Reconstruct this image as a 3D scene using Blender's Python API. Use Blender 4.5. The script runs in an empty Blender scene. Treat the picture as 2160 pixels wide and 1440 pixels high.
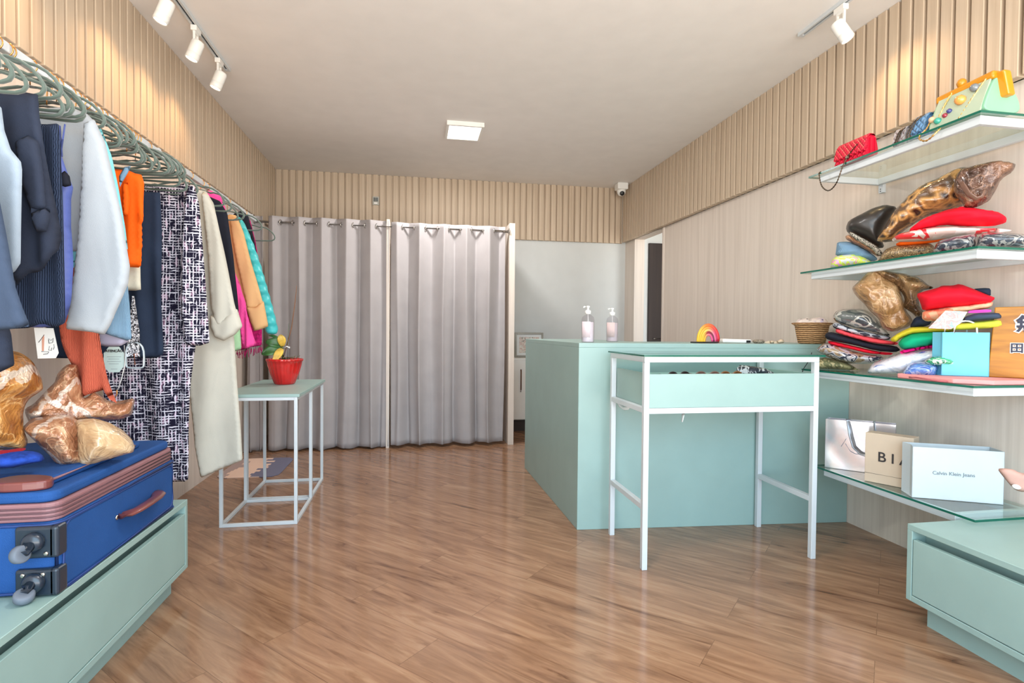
import bpy, bmesh, math, random
import numpy as np
from mathutils import Vector, Matrix, noise, geometry

rnd = random.Random(7)
PI = math.pi
col = bpy.context.scene.collection

# ------------------------------------------------------------------ camera model
FPX, YAW, PITCH, ROLL, EYE = 1150.0, .1763, .0201, .0083, 1.1
_fh = np.array([math.sin(YAW), math.cos(YAW), 0]); _r0 = np.array([math.cos(YAW), -math.sin(YAW), 0]); _z = np.array([0, 0, 1.0])
CF = _fh * math.cos(PITCH) - _z * math.sin(PITCH)
_u0 = _z * math.cos(PITCH) + _fh * math.sin(PITCH)
CR = _r0 * math.cos(ROLL) + _u0 * math.sin(ROLL)
CU = _u0 * math.cos(ROLL) - _r0 * math.sin(ROLL)
CC = np.array([0, 0, EYE])


def ray(x, y):
    return CF * FPX + CR * (x - 1080) - CU * (y - 720)


def at(x, y, X=None, Y=None, Z=None):
    d = ray(x, y)
    if X is not None: t = X / d[0]
    elif Y is not None: t = Y / d[1]
    else: t = (Z - EYE) / d[2]
    return Vector((CC + d * t).tolist())


cam_d = bpy.data.cameras.new('camera')
cam = bpy.data.objects.new('camera', cam_d)
col.objects.link(cam)
cam.matrix_world = Matrix((
    (CR[0], CU[0], -CF[0], 0), (CR[1], CU[1], -CF[1], 0), (CR[2], CU[2], -CF[2], EYE), (0, 0, 0, 1)))
cam_d.sensor_width = 36
cam_d.lens = FPX / 2160 * 36
cam_d.clip_start = .02
bpy.context.scene.camera = cam


# ------------------------------------------------------------------ materials
def lin(c):
    out = []
    for v in c[:3]:
        v /= 255.0
        out.append(v / 12.92 if v <= .04045 else ((v + .055) / 1.055) ** 2.4)
    return (*out, 1)


def new_mat(name):
    m = bpy.data.materials.new(name)
    m.use_nodes = True
    nt = m.node_tree
    return m, nt, nt.nodes['Principled BSDF']


def N(nt, t, **kw):
    n = nt.nodes.new(t)
    for k, v in kw.items():
        if k in n.inputs: n.inputs[k].default_value = v
        else: setattr(n, k, v)
    return n


def coords(nt, scale=(1, 1, 1), rot=(0, 0, 0), loc=(0, 0, 0)):
    tc = N(nt, 'ShaderNodeTexCoord')
    mp = N(nt, 'ShaderNodeMapping')
    mp.inputs['Scale'].default_value = scale
    mp.inputs['Rotation'].default_value = rot
    mp.inputs['Location'].default_value = loc
    nt.links.new(tc.outputs['Object'], mp.inputs['Vector'])
    return mp.outputs['Vector']


def ramp(nt, fac, stops, interp='LINEAR'):
    r = N(nt, 'ShaderNodeValToRGB')
    r.color_ramp.interpolation = interp
    el = r.color_ramp.elements
    while len(el) < len(stops): el.new(.5)
    for e, (p, c) in zip(el, stops):
        e.position = p
        e.color = lin(c)
    nt.links.new(fac, r.inputs['Fac'])
    return r.outputs['Color']


def mix(nt, fac, a, b, mode='MIX'):
    m = N(nt, 'ShaderNodeMix')
    m.data_type = 'RGBA'
    m.blend_type = mode
    for s, v in ((0, fac), (6, a), (7, b)):
        if hasattr(v, 'is_linked'): nt.links.new(v, m.inputs[s])
        else: m.inputs[s].default_value = v
    return m.outputs[2]


def add_bump(nt, b, height, strength=.3, dist=.01):
    bp = N(nt, 'ShaderNodeBump')
    bp.inputs['Strength'].default_value = strength
    bp.inputs['Distance'].default_value = dist
    nt.links.new(height, bp.inputs['Height'])
    nt.links.new(bp.outputs['Normal'], b.inputs['Normal'])


def mat(name, c, rough=.6, metal=0, var=.06, vscale=6, bump=0, bscale=300, coat=0, spec=.5, stretch=(1, 1, 1), sheen=0):
    """plain paint / cloth / plastic: base colour with slight mottling and an optional fine grain"""
    m, nt, b = new_mat(name)
    v = coords(nt, stretch)
    n = N(nt, 'ShaderNodeTexNoise', Scale=vscale, Detail=3.0)
    nt.links.new(v, n.inputs['Vector'])
    lo = tuple(max(0, q * (1 - var)) for q in c); hi = tuple(min(255, q * (1 + var)) for q in c)
    nt.links.new(ramp(nt, n.outputs['Fac'], ((.3, lo), (.7, hi))), b.inputs['Base Color'])
    b.inputs['Roughness'].default_value = rough
    b.inputs['Metallic'].default_value = metal
    b.inputs['Coat Weight'].default_value = coat
    b.inputs['Coat Roughness'].default_value = .12
    b.inputs['Specular IOR Level'].default_value = spec
    b.inputs['Sheen Weight'].default_value = sheen
    if bump:
        n2 = N(nt, 'ShaderNodeTexNoise', Scale=bscale, Detail=2.0)
        nt.links.new(v, n2.inputs['Vector'])
        add_bump(nt, b, n2.outputs['Fac'], bump, .004)
    return m


def cloth(name, c, var=.05, wrinkle=.2, **k):
    k.setdefault('rough', .9); k.setdefault('spec', .15); k.pop('bump', None)
    m = mat(name, c, var=var, **k)
    nt = m.node_tree; b = nt.nodes['Principled BSDF']
    v = coords(nt, (1.0, 1.0, .45), (0, .3, 0))
    n = N(nt, 'ShaderNodeTexNoise', Scale=7.0, Detail=2.0, Distortion=.5); nt.links.new(v, n.inputs['Vector'])
    v2 = coords(nt)
    n2 = N(nt, 'ShaderNodeTexNoise', Scale=420.0, Detail=1.0); nt.links.new(v2, n2.inputs['Vector'])
    mm = N(nt, 'ShaderNodeMath', operation='MULTIPLY_ADD'); mm.inputs[1].default_value = .05
    nt.links.new(n2.outputs['Fac'], mm.inputs[0]); nt.links.new(n.outputs['Fac'], mm.inputs[2])
    add_bump(nt, b, mm.outputs[0], wrinkle, .05)
    return m


def plastic_bag(name, c, hi, lo, rough=.24, scale=7, metal=.2, stripes=False):
    """glossy thin plastic film: soft tone changes, crease highlights painted in as pale lines"""
    m, nt, b = new_mat(name)
    v = coords(nt)
    n = N(nt, 'ShaderNodeTexNoise', Scale=scale, Detail=3.0, Distortion=1.6)
    nt.links.new(v, n.inputs['Vector'])
    base = ramp(nt, n.outputs['Fac'], ((.3, lo), (.5, c), (.7, hi)))
    vo = N(nt, 'ShaderNodeTexVoronoi', Scale=scale * 1.3, feature='DISTANCE_TO_EDGE')
    ds = N(nt, 'ShaderNodeVectorMath', operation='SCALE'); ds.inputs['Scale'].default_value = .1
    nt.links.new(n.outputs['Color'], ds.inputs[0])
    ad = N(nt, 'ShaderNodeVectorMath', operation='ADD'); nt.links.new(v, ad.inputs[0]); nt.links.new(ds.outputs[0], ad.inputs[1])
    nt.links.new(ad.outputs[0], vo.inputs['Vector'])
    ln = ramp(nt, vo.outputs['Distance'], ((.0, (190, 190, 190)), (.022, (70, 70, 70)), (.05, (0, 0, 0))))  # highlights along the creases, put into the base colour
    cc = mix(nt, ln, base, lin(tuple(min(255, q + 26) for q in hi)))
    if stripes:                 # broad pale printed bands crossing each other
        for ang in (.9, -.75):
            mp = N(nt, 'ShaderNodeMapping'); mp.inputs['Rotation'].default_value = (0, ang, 0)
            nt.links.new(ad.outputs[0], mp.inputs['Vector'])
            wv = N(nt, 'ShaderNodeTexWave', Scale=1.55, Distortion=.8); wv.bands_direction = 'X'
            nt.links.new(mp.outputs[0], wv.inputs['Vector'])
            st = ramp(nt, wv.outputs['Fac'], ((.984, (0, 0, 0)), (.989, (205, 205, 205))))
            cc = mix(nt, st, cc, lin((226, 214, 200)))
    nt.links.new(cc, b.inputs['Base Color'])
    n2 = N(nt, 'ShaderNodeTexNoise', Scale=scale * 3.2, Detail=2.0, Distortion=2.5)
    nt.links.new(v, n2.inputs['Vector'])
    mm = N(nt, 'ShaderNodeMath', operation='MULTIPLY_ADD'); mm.inputs[1].default_value = -2.0
    nt.links.new(vo.outputs['Distance'], mm.inputs[0]); nt.links.new(n2.outputs['Fac'], mm.inputs[2])
    add_bump(nt, b, mm.outputs[0], .55, .018)
    b.inputs['Roughness'].default_value = rough
    b.inputs['Metallic'].default_value = metal
    b.inputs['Coat Weight'].default_value = .5
    b.inputs['Coat Roughness'].default_value = .15
    return m


def blotch(name, cols, scale=9, rough=.7, coat=0, dist=1.5, bump=.3, detail=2.0):
    """printed or mixed cloth: hard-edged blotches of several colours"""
    m, nt, b = new_mat(name)
    v = coords(nt)
    n = N(nt, 'ShaderNodeTexNoise', Scale=scale, Detail=detail, Distortion=dist)
    nt.links.new(v, n.inputs['Vector'])
    k = len(cols)
    st = [(.28 + .44 * i / k, c) for i, c in enumerate(cols)]
    nt.links.new(ramp(nt, n.outputs['Fac'], st, 'CONSTANT'), b.inputs['Base Color'])
    b.inputs['Roughness'].default_value = rough
    b.inputs['Coat Weight'].default_value = coat
    b.inputs['Coat Roughness'].default_value = .1
    n2 = N(nt, 'ShaderNodeTexNoise', Scale=scale * 4, Detail=3.0)
    nt.links.new(v, n2.inputs['Vector'])
    add_bump(nt, b, n2.outputs['Fac'], bump, .01)
    return m


def wood_panel(name, c1, c2, c3, rough=.55):
    """vertical fine-grained melamine board"""
    m, nt, b = new_mat(name)
    v = coords(nt, (38, 38, .9))
    n = N(nt, 'ShaderNodeTexNoise', Scale=1.0, Detail=5.0, Roughness=.65)
    nt.links.new(v, n.inputs['Vector'])
    v2 = coords(nt, (5, 5, .35))
    n2 = N(nt, 'ShaderNodeTexNoise', Scale=1.0, Detail=2.0)
    nt.links.new(v2, n2.inputs['Vector'])
    a = ramp(nt, n.outputs['Fac'], ((.32, c1), (.55, c2), (.72, c3)))
    nt.links.new(mix(nt, n2.outputs['Fac'], a, lin(c2)), b.inputs['Base Color'])
    b.inputs['Roughness'].default_value = rough
    b.inputs['Specular IOR Level'].default_value = .3
    add_bump(nt, b, n.outputs['Fac'], .08, .003)
    return m


def floor_mat():
    m, nt, b = new_mat('laminate_floor')
    v = coords(nt, (1, 1, 1), (0, 0, math.radians(45)))
    br = N(nt, 'ShaderNodeTexBrick', Scale=1.0)
    br.offset = .37; br.inputs['Mortar Size'].default_value = .0011; br.inputs['Mortar Smooth'].default_value = .2
    br.inputs['Brick Width'].default_value = 1.28; br.inputs['Row Height'].default_value = .19
    br.inputs['Color1'].default_value = (.30, .30, .30, 1); br.inputs['Color2'].default_value = (.75, .75, .75, 1)
    br.inputs['Mortar'].default_value = (0, 0, 0, 1)
    nt.links.new(v, br.inputs['Vector'])
    # each board shifts its grain
    sep = N(nt, 'ShaderNodeSeparateColor'); nt.links.new(br.outputs['Color'], sep.inputs[0])
    off = N(nt, 'ShaderNodeCombineXYZ')
    mul = N(nt, 'ShaderNodeMath', operation='MULTIPLY'); mul.inputs[1].default_value = 9
    nt.links.new(sep.outputs[0], mul.inputs[0]); nt.links.new(mul.outputs[0], off.inputs[2])
    mp = N(nt, 'ShaderNodeMapping'); mp.inputs['Scale'].default_value = (1.6, 15, 1)
    nt.links.new(v, mp.inputs['Vector'])
    add = N(nt, 'ShaderNodeVectorMath', operation='ADD')
    nt.links.new(mp.outputs[0], add.inputs[0]); nt.links.new(off.outputs[0], add.inputs[1])
    n = N(nt, 'ShaderNodeTexNoise', Scale=1.3, Detail=6.0, Roughness=.62, Distortion=1.1)
    nt.links.new(add.outputs[0], n.inputs['Vector'])
    base = ramp(nt, n.outputs['Fac'], ((.20, (96, 68, 52)), (.38, (138, 104, 81)), (.55, (156, 121, 95)), (.78, (177, 145, 118))))
    mp2 = N(nt, 'ShaderNodeMapping'); mp2.inputs['Scale'].default_value = (1.1, 6.5, 1)
    nt.links.new(v, mp2.inputs['Vector'])
    add2 = N(nt, 'ShaderNodeVectorMath', operation='ADD')
    nt.links.new(mp2.outputs[0], add2.inputs[0]); nt.links.new(off.outputs[0], add2.inputs[1])
    kn = N(nt, 'ShaderNodeTexNoise', Scale=1.5, Detail=4.0, Roughness=.6, Distortion=2.2)
    nt.links.new(add2.outputs[0], kn.inputs['Vector'])
    kr = ramp(nt, kn.outputs['Fac'], ((.26, (140, 116, 98)), (.36, (224, 216, 208)), (.5, (255, 255, 255))))
    c = mix(nt, .85, base, kr, 'MULTIPLY')
    tint = ramp(nt, sep.outputs[0], ((.0, (170, 160, 150)), (.06, (228, 222, 216)), (.9, (255, 250, 244))))
    c = mix(nt, .8, c, tint, 'MULTIPLY')
    nt.links.new(c, b.inputs['Base Color'])
    b.inputs['Roughness'].default_value = .13
    b.inputs['Specular IOR Level'].default_value = .6
    n3 = N(nt, 'ShaderNodeTexNoise', Scale=30, Detail=2.0)
    nt.links.new(mp.outputs[0], n3.inputs['Vector'])
    add_bump(nt, b, n3.outputs['Fac'], .03, .002)
    return m


def glass_mat(name, c=(190, 225, 212), rough=.02, refl=.9):
    """thin clear sheet: straight-through tint plus a fresnel reflection"""
    m, nt, b = new_mat(name)
    nt.nodes.remove(b)
    out = [n for n in nt.nodes if n.type == 'OUTPUT_MATERIAL'][0]
    tr = N(nt, 'ShaderNodeBsdfTransparent'); tr.inputs['Color'].default_value = lin(c)
    gl = N(nt, 'ShaderNodeBsdfGlossy'); gl.inputs['Roughness'].default_value = rough
    fr = N(nt, 'ShaderNodeFresnel', IOR=1.5)
    mu = N(nt, 'ShaderNodeMath', operation='MULTIPLY'); mu.inputs[1].default_value = refl
    nt.links.new(fr.outputs[0], mu.inputs[0])
    ge = N(nt, 'ShaderNodeNewGeometry')
    iv = N(nt, 'ShaderNodeMath', operation='SUBTRACT'); iv.inputs[0].default_value = 1; nt.links.new(ge.outputs['Backfacing'], iv.inputs[1])
    m2 = N(nt, 'ShaderNodeMath', operation='MULTIPLY'); nt.links.new(mu.outputs[0], m2.inputs[0]); nt.links.new(iv.outputs[0], m2.inputs[1])
    mx = N(nt, 'ShaderNodeMixShader')
    nt.links.new(m2.outputs[0], mx.inputs[0]); nt.links.new(tr.outputs[0], mx.inputs[1]); nt.links.new(gl.outputs[0], mx.inputs[2])
    nt.links.new(mx.outputs[0], out.inputs['Surface'])
    return m


def emit(name, c, s):
    m, nt, b = new_mat(name)
    b.inputs['Base Color'].default_value = lin(c)
    b.inputs['Emission Color'].default_value = lin(c)
    b.inputs['Emission Strength'].default_value = s
    return m


def tweed_mat(name, dark, light, accent, period=.0125):
    """loose basket weave: pale yarns over dark, broken up, with a few coloured threads"""
    m, nt, b = new_mat(name)
    v = coords(nt)
    def yarn(axis, seed):
        w = N(nt, 'ShaderNodeTexWave', Scale=2 * PI / (20 * period), Distortion=2.2, Detail=1.0)
        w.inputs['Detail Scale'].default_value = 2.5
        w.bands_direction = axis
        nt.links.new(v, w.inputs['Vector'])
        n = N(nt, 'ShaderNodeTexNoise', Scale=1.0, Detail=1.0)
        n.noise_dimensions = '4D'; n.inputs['W'].default_value = seed
        mp = N(nt, 'ShaderNodeMapping'); k = .55 / period
        mp.inputs['Scale'].default_value = (k * (1.6 if axis == 'X' else .55), k * .3, k * (1.6 if axis == 'Z' else .55))
        nt.links.new(v, mp.inputs['Vector']); nt.links.new(mp.outputs[0], n.inputs['Vector'])
        a = N(nt, 'ShaderNodeMath', operation='MULTIPLY_ADD')
        a.inputs[1].default_value = 1.5; nt.links.new(n.outputs['Fac'], a.inputs[0])
        mu = N(nt, 'ShaderNodeMath', operation='MULTIPLY'); mu.inputs[1].default_value = .62
        nt.links.new(w.outputs['Fac'], mu.inputs[0]); nt.links.new(mu.outputs[0], a.inputs[2])
        return a.outputs[0], n.outputs['Fac']
    h, nh = yarn('Z', 1.0); w_, nw = yarn('X', 7.0)
    mx = N(nt, 'ShaderNodeMath', operation='MAXIMUM')
    nt.links.new(h, mx.inputs[0]); nt.links.new(w_, mx.inputs[1])
    sc = N(nt, 'ShaderNodeMath', operation='MULTIPLY'); sc.inputs[1].default_value = .6
    nt.links.new(mx.outputs[0], sc.inputs[0])
    c = ramp(nt, sc.outputs[0], ((.70, dark), (.76, tuple((a + q) / 2 for a, q in zip(dark, light))), (.83, light)))
    pk = ramp(nt, nw, ((.58, (0, 0, 0)), (.64, (255, 255, 255))))
    c = mix(nt, pk, c, mix(nt, .35, c, lin(accent)))
    nt.links.new(c, b.inputs['Base Color'])
    b.inputs['Roughness'].default_value = .95
    b.inputs['Specular IOR Level'].default_value = .1
    add_bump(nt, b, sc.outputs[0], .4, .004)
    return m


def rib_mat(name, c, c2, freq=330, axis='X', rough=.9):
    m, nt, b = new_mat(name)
    v = coords(nt)
    w = N(nt, 'ShaderNodeTexWave', Scale=freq / 6.283, Distortion=.6, Detail=1.0)
    w.bands_direction = axis
    nt.links.new(v, w.inputs['Vector'])
    nt.links.new(ramp(nt, w.outputs['Fac'], ((.1, c2), (.6, c))), b.inputs['Base Color'])
    b.inputs['Roughness'].default_value = rough
    b.inputs['Specular IOR Level'].default_value = .15
    add_bump(nt, b, w.outputs['Fac'], .6, .004)
    return m


def plaid_mat(name, a, c):
    m, nt, b = new_mat(name)
    v = coords(nt)
    ck = N(nt, 'ShaderNodeTexChecker', Scale=28.0)
    ck.inputs['Color1'].default_value = lin(a); ck.inputs['Color2'].default_value = lin(c)
    nt.links.new(v, ck.inputs['Vector'])
    nt.links.new(ck.outputs['Color'], b.inputs['Base Color'])
    b.inputs['Roughness'].default_value = .9
    return m


def leopard_mat(name, base, ring, dark, scale=14, rough=.25, coat=.6):
    m, nt, b = new_mat(name)
    v = coords(nt)
    nz = N(nt, 'ShaderNodeTexNoise', Scale=scale * .5, Detail=2.0)
    nt.links.new(v, nz.inputs['Vector'])
    ad = N(nt, 'ShaderNodeVectorMath', operation='ADD')
    sc = N(nt, 'ShaderNodeVectorMath', operation='SCALE'); sc.inputs['Scale'].default_value = .12
    nt.links.new(nz.outputs['Color'], sc.inputs[0]); nt.links.new(v, ad.inputs[0]); nt.links.new(sc.outputs[0], ad.inputs[1])
    vo = N(nt, 'ShaderNodeTexVoronoi', Scale=scale)
    nt.links.new(ad.outputs[0], vo.inputs['Vector'])
    c = ramp(nt, vo.outputs['Distance'], ((0, ring), (.22, dark), (.48, base), (.7, ring)))
    nt.links.new(c, b.inputs['Base Color'])
    b.inputs['Roughness'].default_value = rough
    b.inputs['Coat Weight'].default_value = coat
    n2 = N(nt, 'ShaderNodeTexNoise', Scale=scale * 1.2, Detail=3.0, Distortion=1.5)
    nt.links.new(v, n2.inputs['Vector'])
    add_bump(nt, b, n2.outputs['Fac'], .6, .02)
    return m


WP = wood_panel('wall_board', (194, 182, 171), (216, 205, 194), (227, 217, 207))
WS = wood_panel('slat_board', (170, 150, 128), (196, 178, 156), (210, 194, 174))
WALLW = mat('white_paint', (205, 208, 206), .7, var=.01)
CEIL = mat('ceiling_paint', (232, 229, 226), .8, var=.01)
SAGE = mat('sage_lacquer', (146, 174, 169), .42, var=.015)
SAGE_D = mat('sage_recess', (140, 170, 158), .5, var=.015)
WHITE = mat('white_metal', (200, 207, 211), .35, var=.01)
WHITEP = mat('white_plastic', (232, 232, 228), .4, var=.01)
BLACK = mat('black_plastic', (24, 24, 26), .45, var=.05)
CHROME = mat('brushed_steel', (200, 196, 190), .22, 1.0, var=.02)
GOLD = mat('gold_metal', (224, 160, 92), .25, 1.0, var=.04)
GLASS = glass_mat('clear_glass', (242, 250, 247), .02, 1.25)
GEDGE = mat('green_glass_edge', (8, 92, 74), .15, var=.02)
CLEARP = glass_mat('clear_plastic', (244, 244, 244), .08, 1.0)
PAPER = mat('white_paper', (226, 228, 226), .7, var=.02)
INK = mat('dark_ink', (48, 44, 44), .7, var=.05)
GREYINK = mat('grey_ink', (120, 132, 138), .7, var=.02)
LAMP = emit('lamp_face', (255, 240, 214), 14)
PANEL = emit('panel_diffuser', (255, 252, 246), 3.2)

# ------------------------------------------------------------------ object helpers
_W = {}     # world position of every object made here


def tag(o, label=None, cat=None, group=None, kind=None):
    if label: o['label'] = label
    if cat: o['category'] = cat
    if group: o['group'] = group
    if kind: o['kind'] = kind
    return o


def thing(name, label, cat, loc, group=None):
    o = bpy.data.objects.new(name, None)
    o.empty_display_size = .05
    col.objects.link(o)
    o.location = loc
    _W[o] = Vector(loc)
    return tag(o, label, cat, group)


def obj(name, bm, material, parent=None, smooth=False, bevel=0, seg=2, normals=True):
    if normals: bmesh.ops.recalc_face_normals(bm, faces=bm.faces)
    vs = [v.co for v in bm.verts]
    lo = Vector((min(v.x for v in vs), min(v.y for v in vs), min(v.z for v in vs)))
    hi = Vector((max(v.x for v in vs), max(v.y for v in vs), max(v.z for v in vs)))
    base = Vector(((lo.x + hi.x) / 2, (lo.y + hi.y) / 2, lo.z))
    for v in bm.verts: v.co -= base
    me = bpy.data.meshes.new(name)
    bm.to_mesh(me); bm.free()
    for mm in (material if isinstance(material, (list, tuple)) else [material]): me.materials.append(mm)
    if smooth:
        for p in me.polygons: p.use_smooth = True
    o = bpy.data.objects.new(name, me)
    col.objects.link(o)
    o.parent = parent
    o.location = base - (_W[parent] if parent else Vector((0, 0, 0)))
    _W[o] = base
    if bevel:
        b = o.modifiers.new('bevel', 'BEVEL'); b.width = bevel; b.segments = seg; b.limit_method = 'ANGLE'
        b.harden_normals = False
    return o


def struct(name, bm, material, parent=None, **k):
    o = obj(name, bm, material, parent, **k)
    if not parent: o['kind'] = 'structure'
    return o


def BM(): return bmesh.new()


def box(bm, x0, x1, y0, y1, z0, z1):
    vs = [bm.verts.new((x, y, z)) for z in (z0, z1) for (x, y) in ((x0, y0), (x1, y0), (x1, y1), (x0, y1))]
    for f in ((3, 2, 1, 0), (4, 5, 6, 7), (0, 1, 5, 4), (1, 2, 6, 5), (2, 3, 7, 6), (3, 0, 4, 7)):
        bm.faces.new([vs[i] for i in f])
    return bm


def bx(*a):
    return box(BM(), *a)


def frame_at(d):
    d = Vector(d).normalized()
    a = Vector((0, 0, 1)) if abs(d.z) < .9 else Vector((1, 0, 0))
    u = d.cross(a).normalized()
    return u, u.cross(d).normalized()


def tube(bm, pts, r, n=8, closed=False, flat=1.0, cap=True):
    """round (or flattened) bar along a path"""
    pts = [Vector(p) for p in pts]
    k = len(pts)
    rings = []
    pu = None
    for i, p in enumerate(pts):
        a = pts[(i - 1) % k] if (closed or i > 0) else p
        b = pts[(i + 1) % k] if (closed or i < k - 1) else p
        d = (b - a)
        if d.length < 1e-9: d = Vector((0, 0, 1))
        d.normalize()
        if pu is None: u, v = frame_at(d)
        else:
            u = (pu - d * pu.dot(d))
            u = u.normalized() if u.length > 1e-6 else frame_at(d)[0]
            v = d.cross(u)
        pu = u
        rr = r[i] if isinstance(r, (list, tuple)) else r
        rings.append([bm.verts.new(p + u * math.cos(2 * PI * j / n) * rr + v * math.sin(2 * PI * j / n) * rr * flat) for j in range(n)])
    m = k if closed else k - 1
    for i in range(m):
        A, B = rings[i], rings[(i + 1) % k]
        for j in range(n):
            bm.faces.new((A[j], A[(j + 1) % n], B[(j + 1) % n], B[j]))
    if cap and not closed:
        bm.faces.new(rings[0][::-1]); bm.faces.new(rings[-1])
    return bm


def bar(bm, a, b, w, h=None):
    """square bar between two points"""
    a, b = Vector(a), Vector(b)
    h = h or w
    d = (b - a).normalized()
    if abs(d.z) > .9: u, v = Vector((1, 0, 0)), Vector((0, 1, 0))
    else:
        u = Vector((0, 0, 1)).cross(d).normalized(); v = Vector((0, 0, 1))
    q = [bm.verts.new(p + u * su * w / 2 + v * sv * h / 2) for p in (a, b) for su, sv in ((-1, -1), (1, -1), (1, 1), (-1, 1))]
    for f in ((3, 2, 1, 0), (4, 5, 6, 7), (0, 1, 5, 4), (1, 2, 6, 5), (2, 3, 7, 6), (3, 0, 4, 7)):
        bm.faces.new([q[i] for i in f])
    return bm


def lathe(bm, prof, c, n=24, axis=(0, 0, 1), flute=0, nf=0):
    """profile of (radius, height) spun about an axis through c"""
    ax = Vector(axis).normalized()
    u, v = frame_at(ax)
    rings = []
    for r, h in prof:
        ring = []
        for j in range(n):
            t = 2 * PI * j / n
            rr = r * (1 + flute * math.cos(nf * t)) if nf else r
            ring.append(bm.verts.new(Vector(c) + ax * h + (u * math.cos(t) + v * math.sin(t)) * rr))
        rings.append(ring)
    for A, B in zip(rings, rings[1:]):
        for j in range(n):
            bm.faces.new((A[j], A[(j + 1) % n], B[(j + 1) % n], B[j]))
    bm.faces.new(rings[0][::-1]); bm.faces.new(rings[-1])
    return bm


def prism(bm, poly, o, u, v, n, depth):
    """extrude a 2-D polygon (plane o,u,v) by depth along n"""
    o, u, v, n = Vector(o), Vector(u), Vector(v), Vector(n)
    A = [bm.verts.new(o + u * a + v * b) for a, b in poly]
    B = [bm.verts.new(o + u * a + v * b + n * depth) for a, b in poly]
    bm.faces.new(A[::-1]); bm.faces.new(B)
    k = len(poly)
    for i in range(k): bm.faces.new((A[i], A[(i + 1) % k], B[(i + 1) % k], B[i]))
    return bm


# --- planes in the room that flat-hanging or folded things are shaped on
class Plane:
    def __init__(s, o, u, n):
        s.o = Vector(o); s.u = Vector(u).normalized(); s.v = Vector((0, 0, 1)); s.n = Vector(n).normalized()

    def uv(s, x, y):
        d = Vector(ray(x, y).tolist()); c = Vector(CC.tolist())
        t = (s.o - c).dot(s.n) / d.dot(s.n)
        p = c + d * t - s.o
        return (p.dot(s.u), p.dot(s.v))

    def p(s, a, b, c=0): return s.o + s.u * a + s.v * b + s.n * c


def hang_plane(Y, yaw=0):      # garment plane across the rail
    return Plane((-1.195, Y, 0), (math.cos(yaw), math.sin(yaw), 0), (math.sin(yaw), -math.cos(yaw), 0))


def shelf_plane(X, Y, deg=45):     # upright plane turned deg towards the room door
    a = math.radians(deg)
    n = Vector((-math.sin(a), -math.cos(a), 0))
    return Plane((X, Y, 0), (math.cos(a), -math.sin(a), 0), n)


def smooth_poly(P, it=1, r=.25):
    for _ in range(it):
        Q = []
        for i in range(len(P)):
            a, b = P[i], P[(i + 1) % len(P)]
            Q += [(a[0] * (1 - r) + b[0] * r, a[1] * (1 - r) + b[1] * r), (a[0] * r + b[0] * (1 - r), a[1] * r + b[1] * (1 - r))]
        P = Q
    return P


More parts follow.
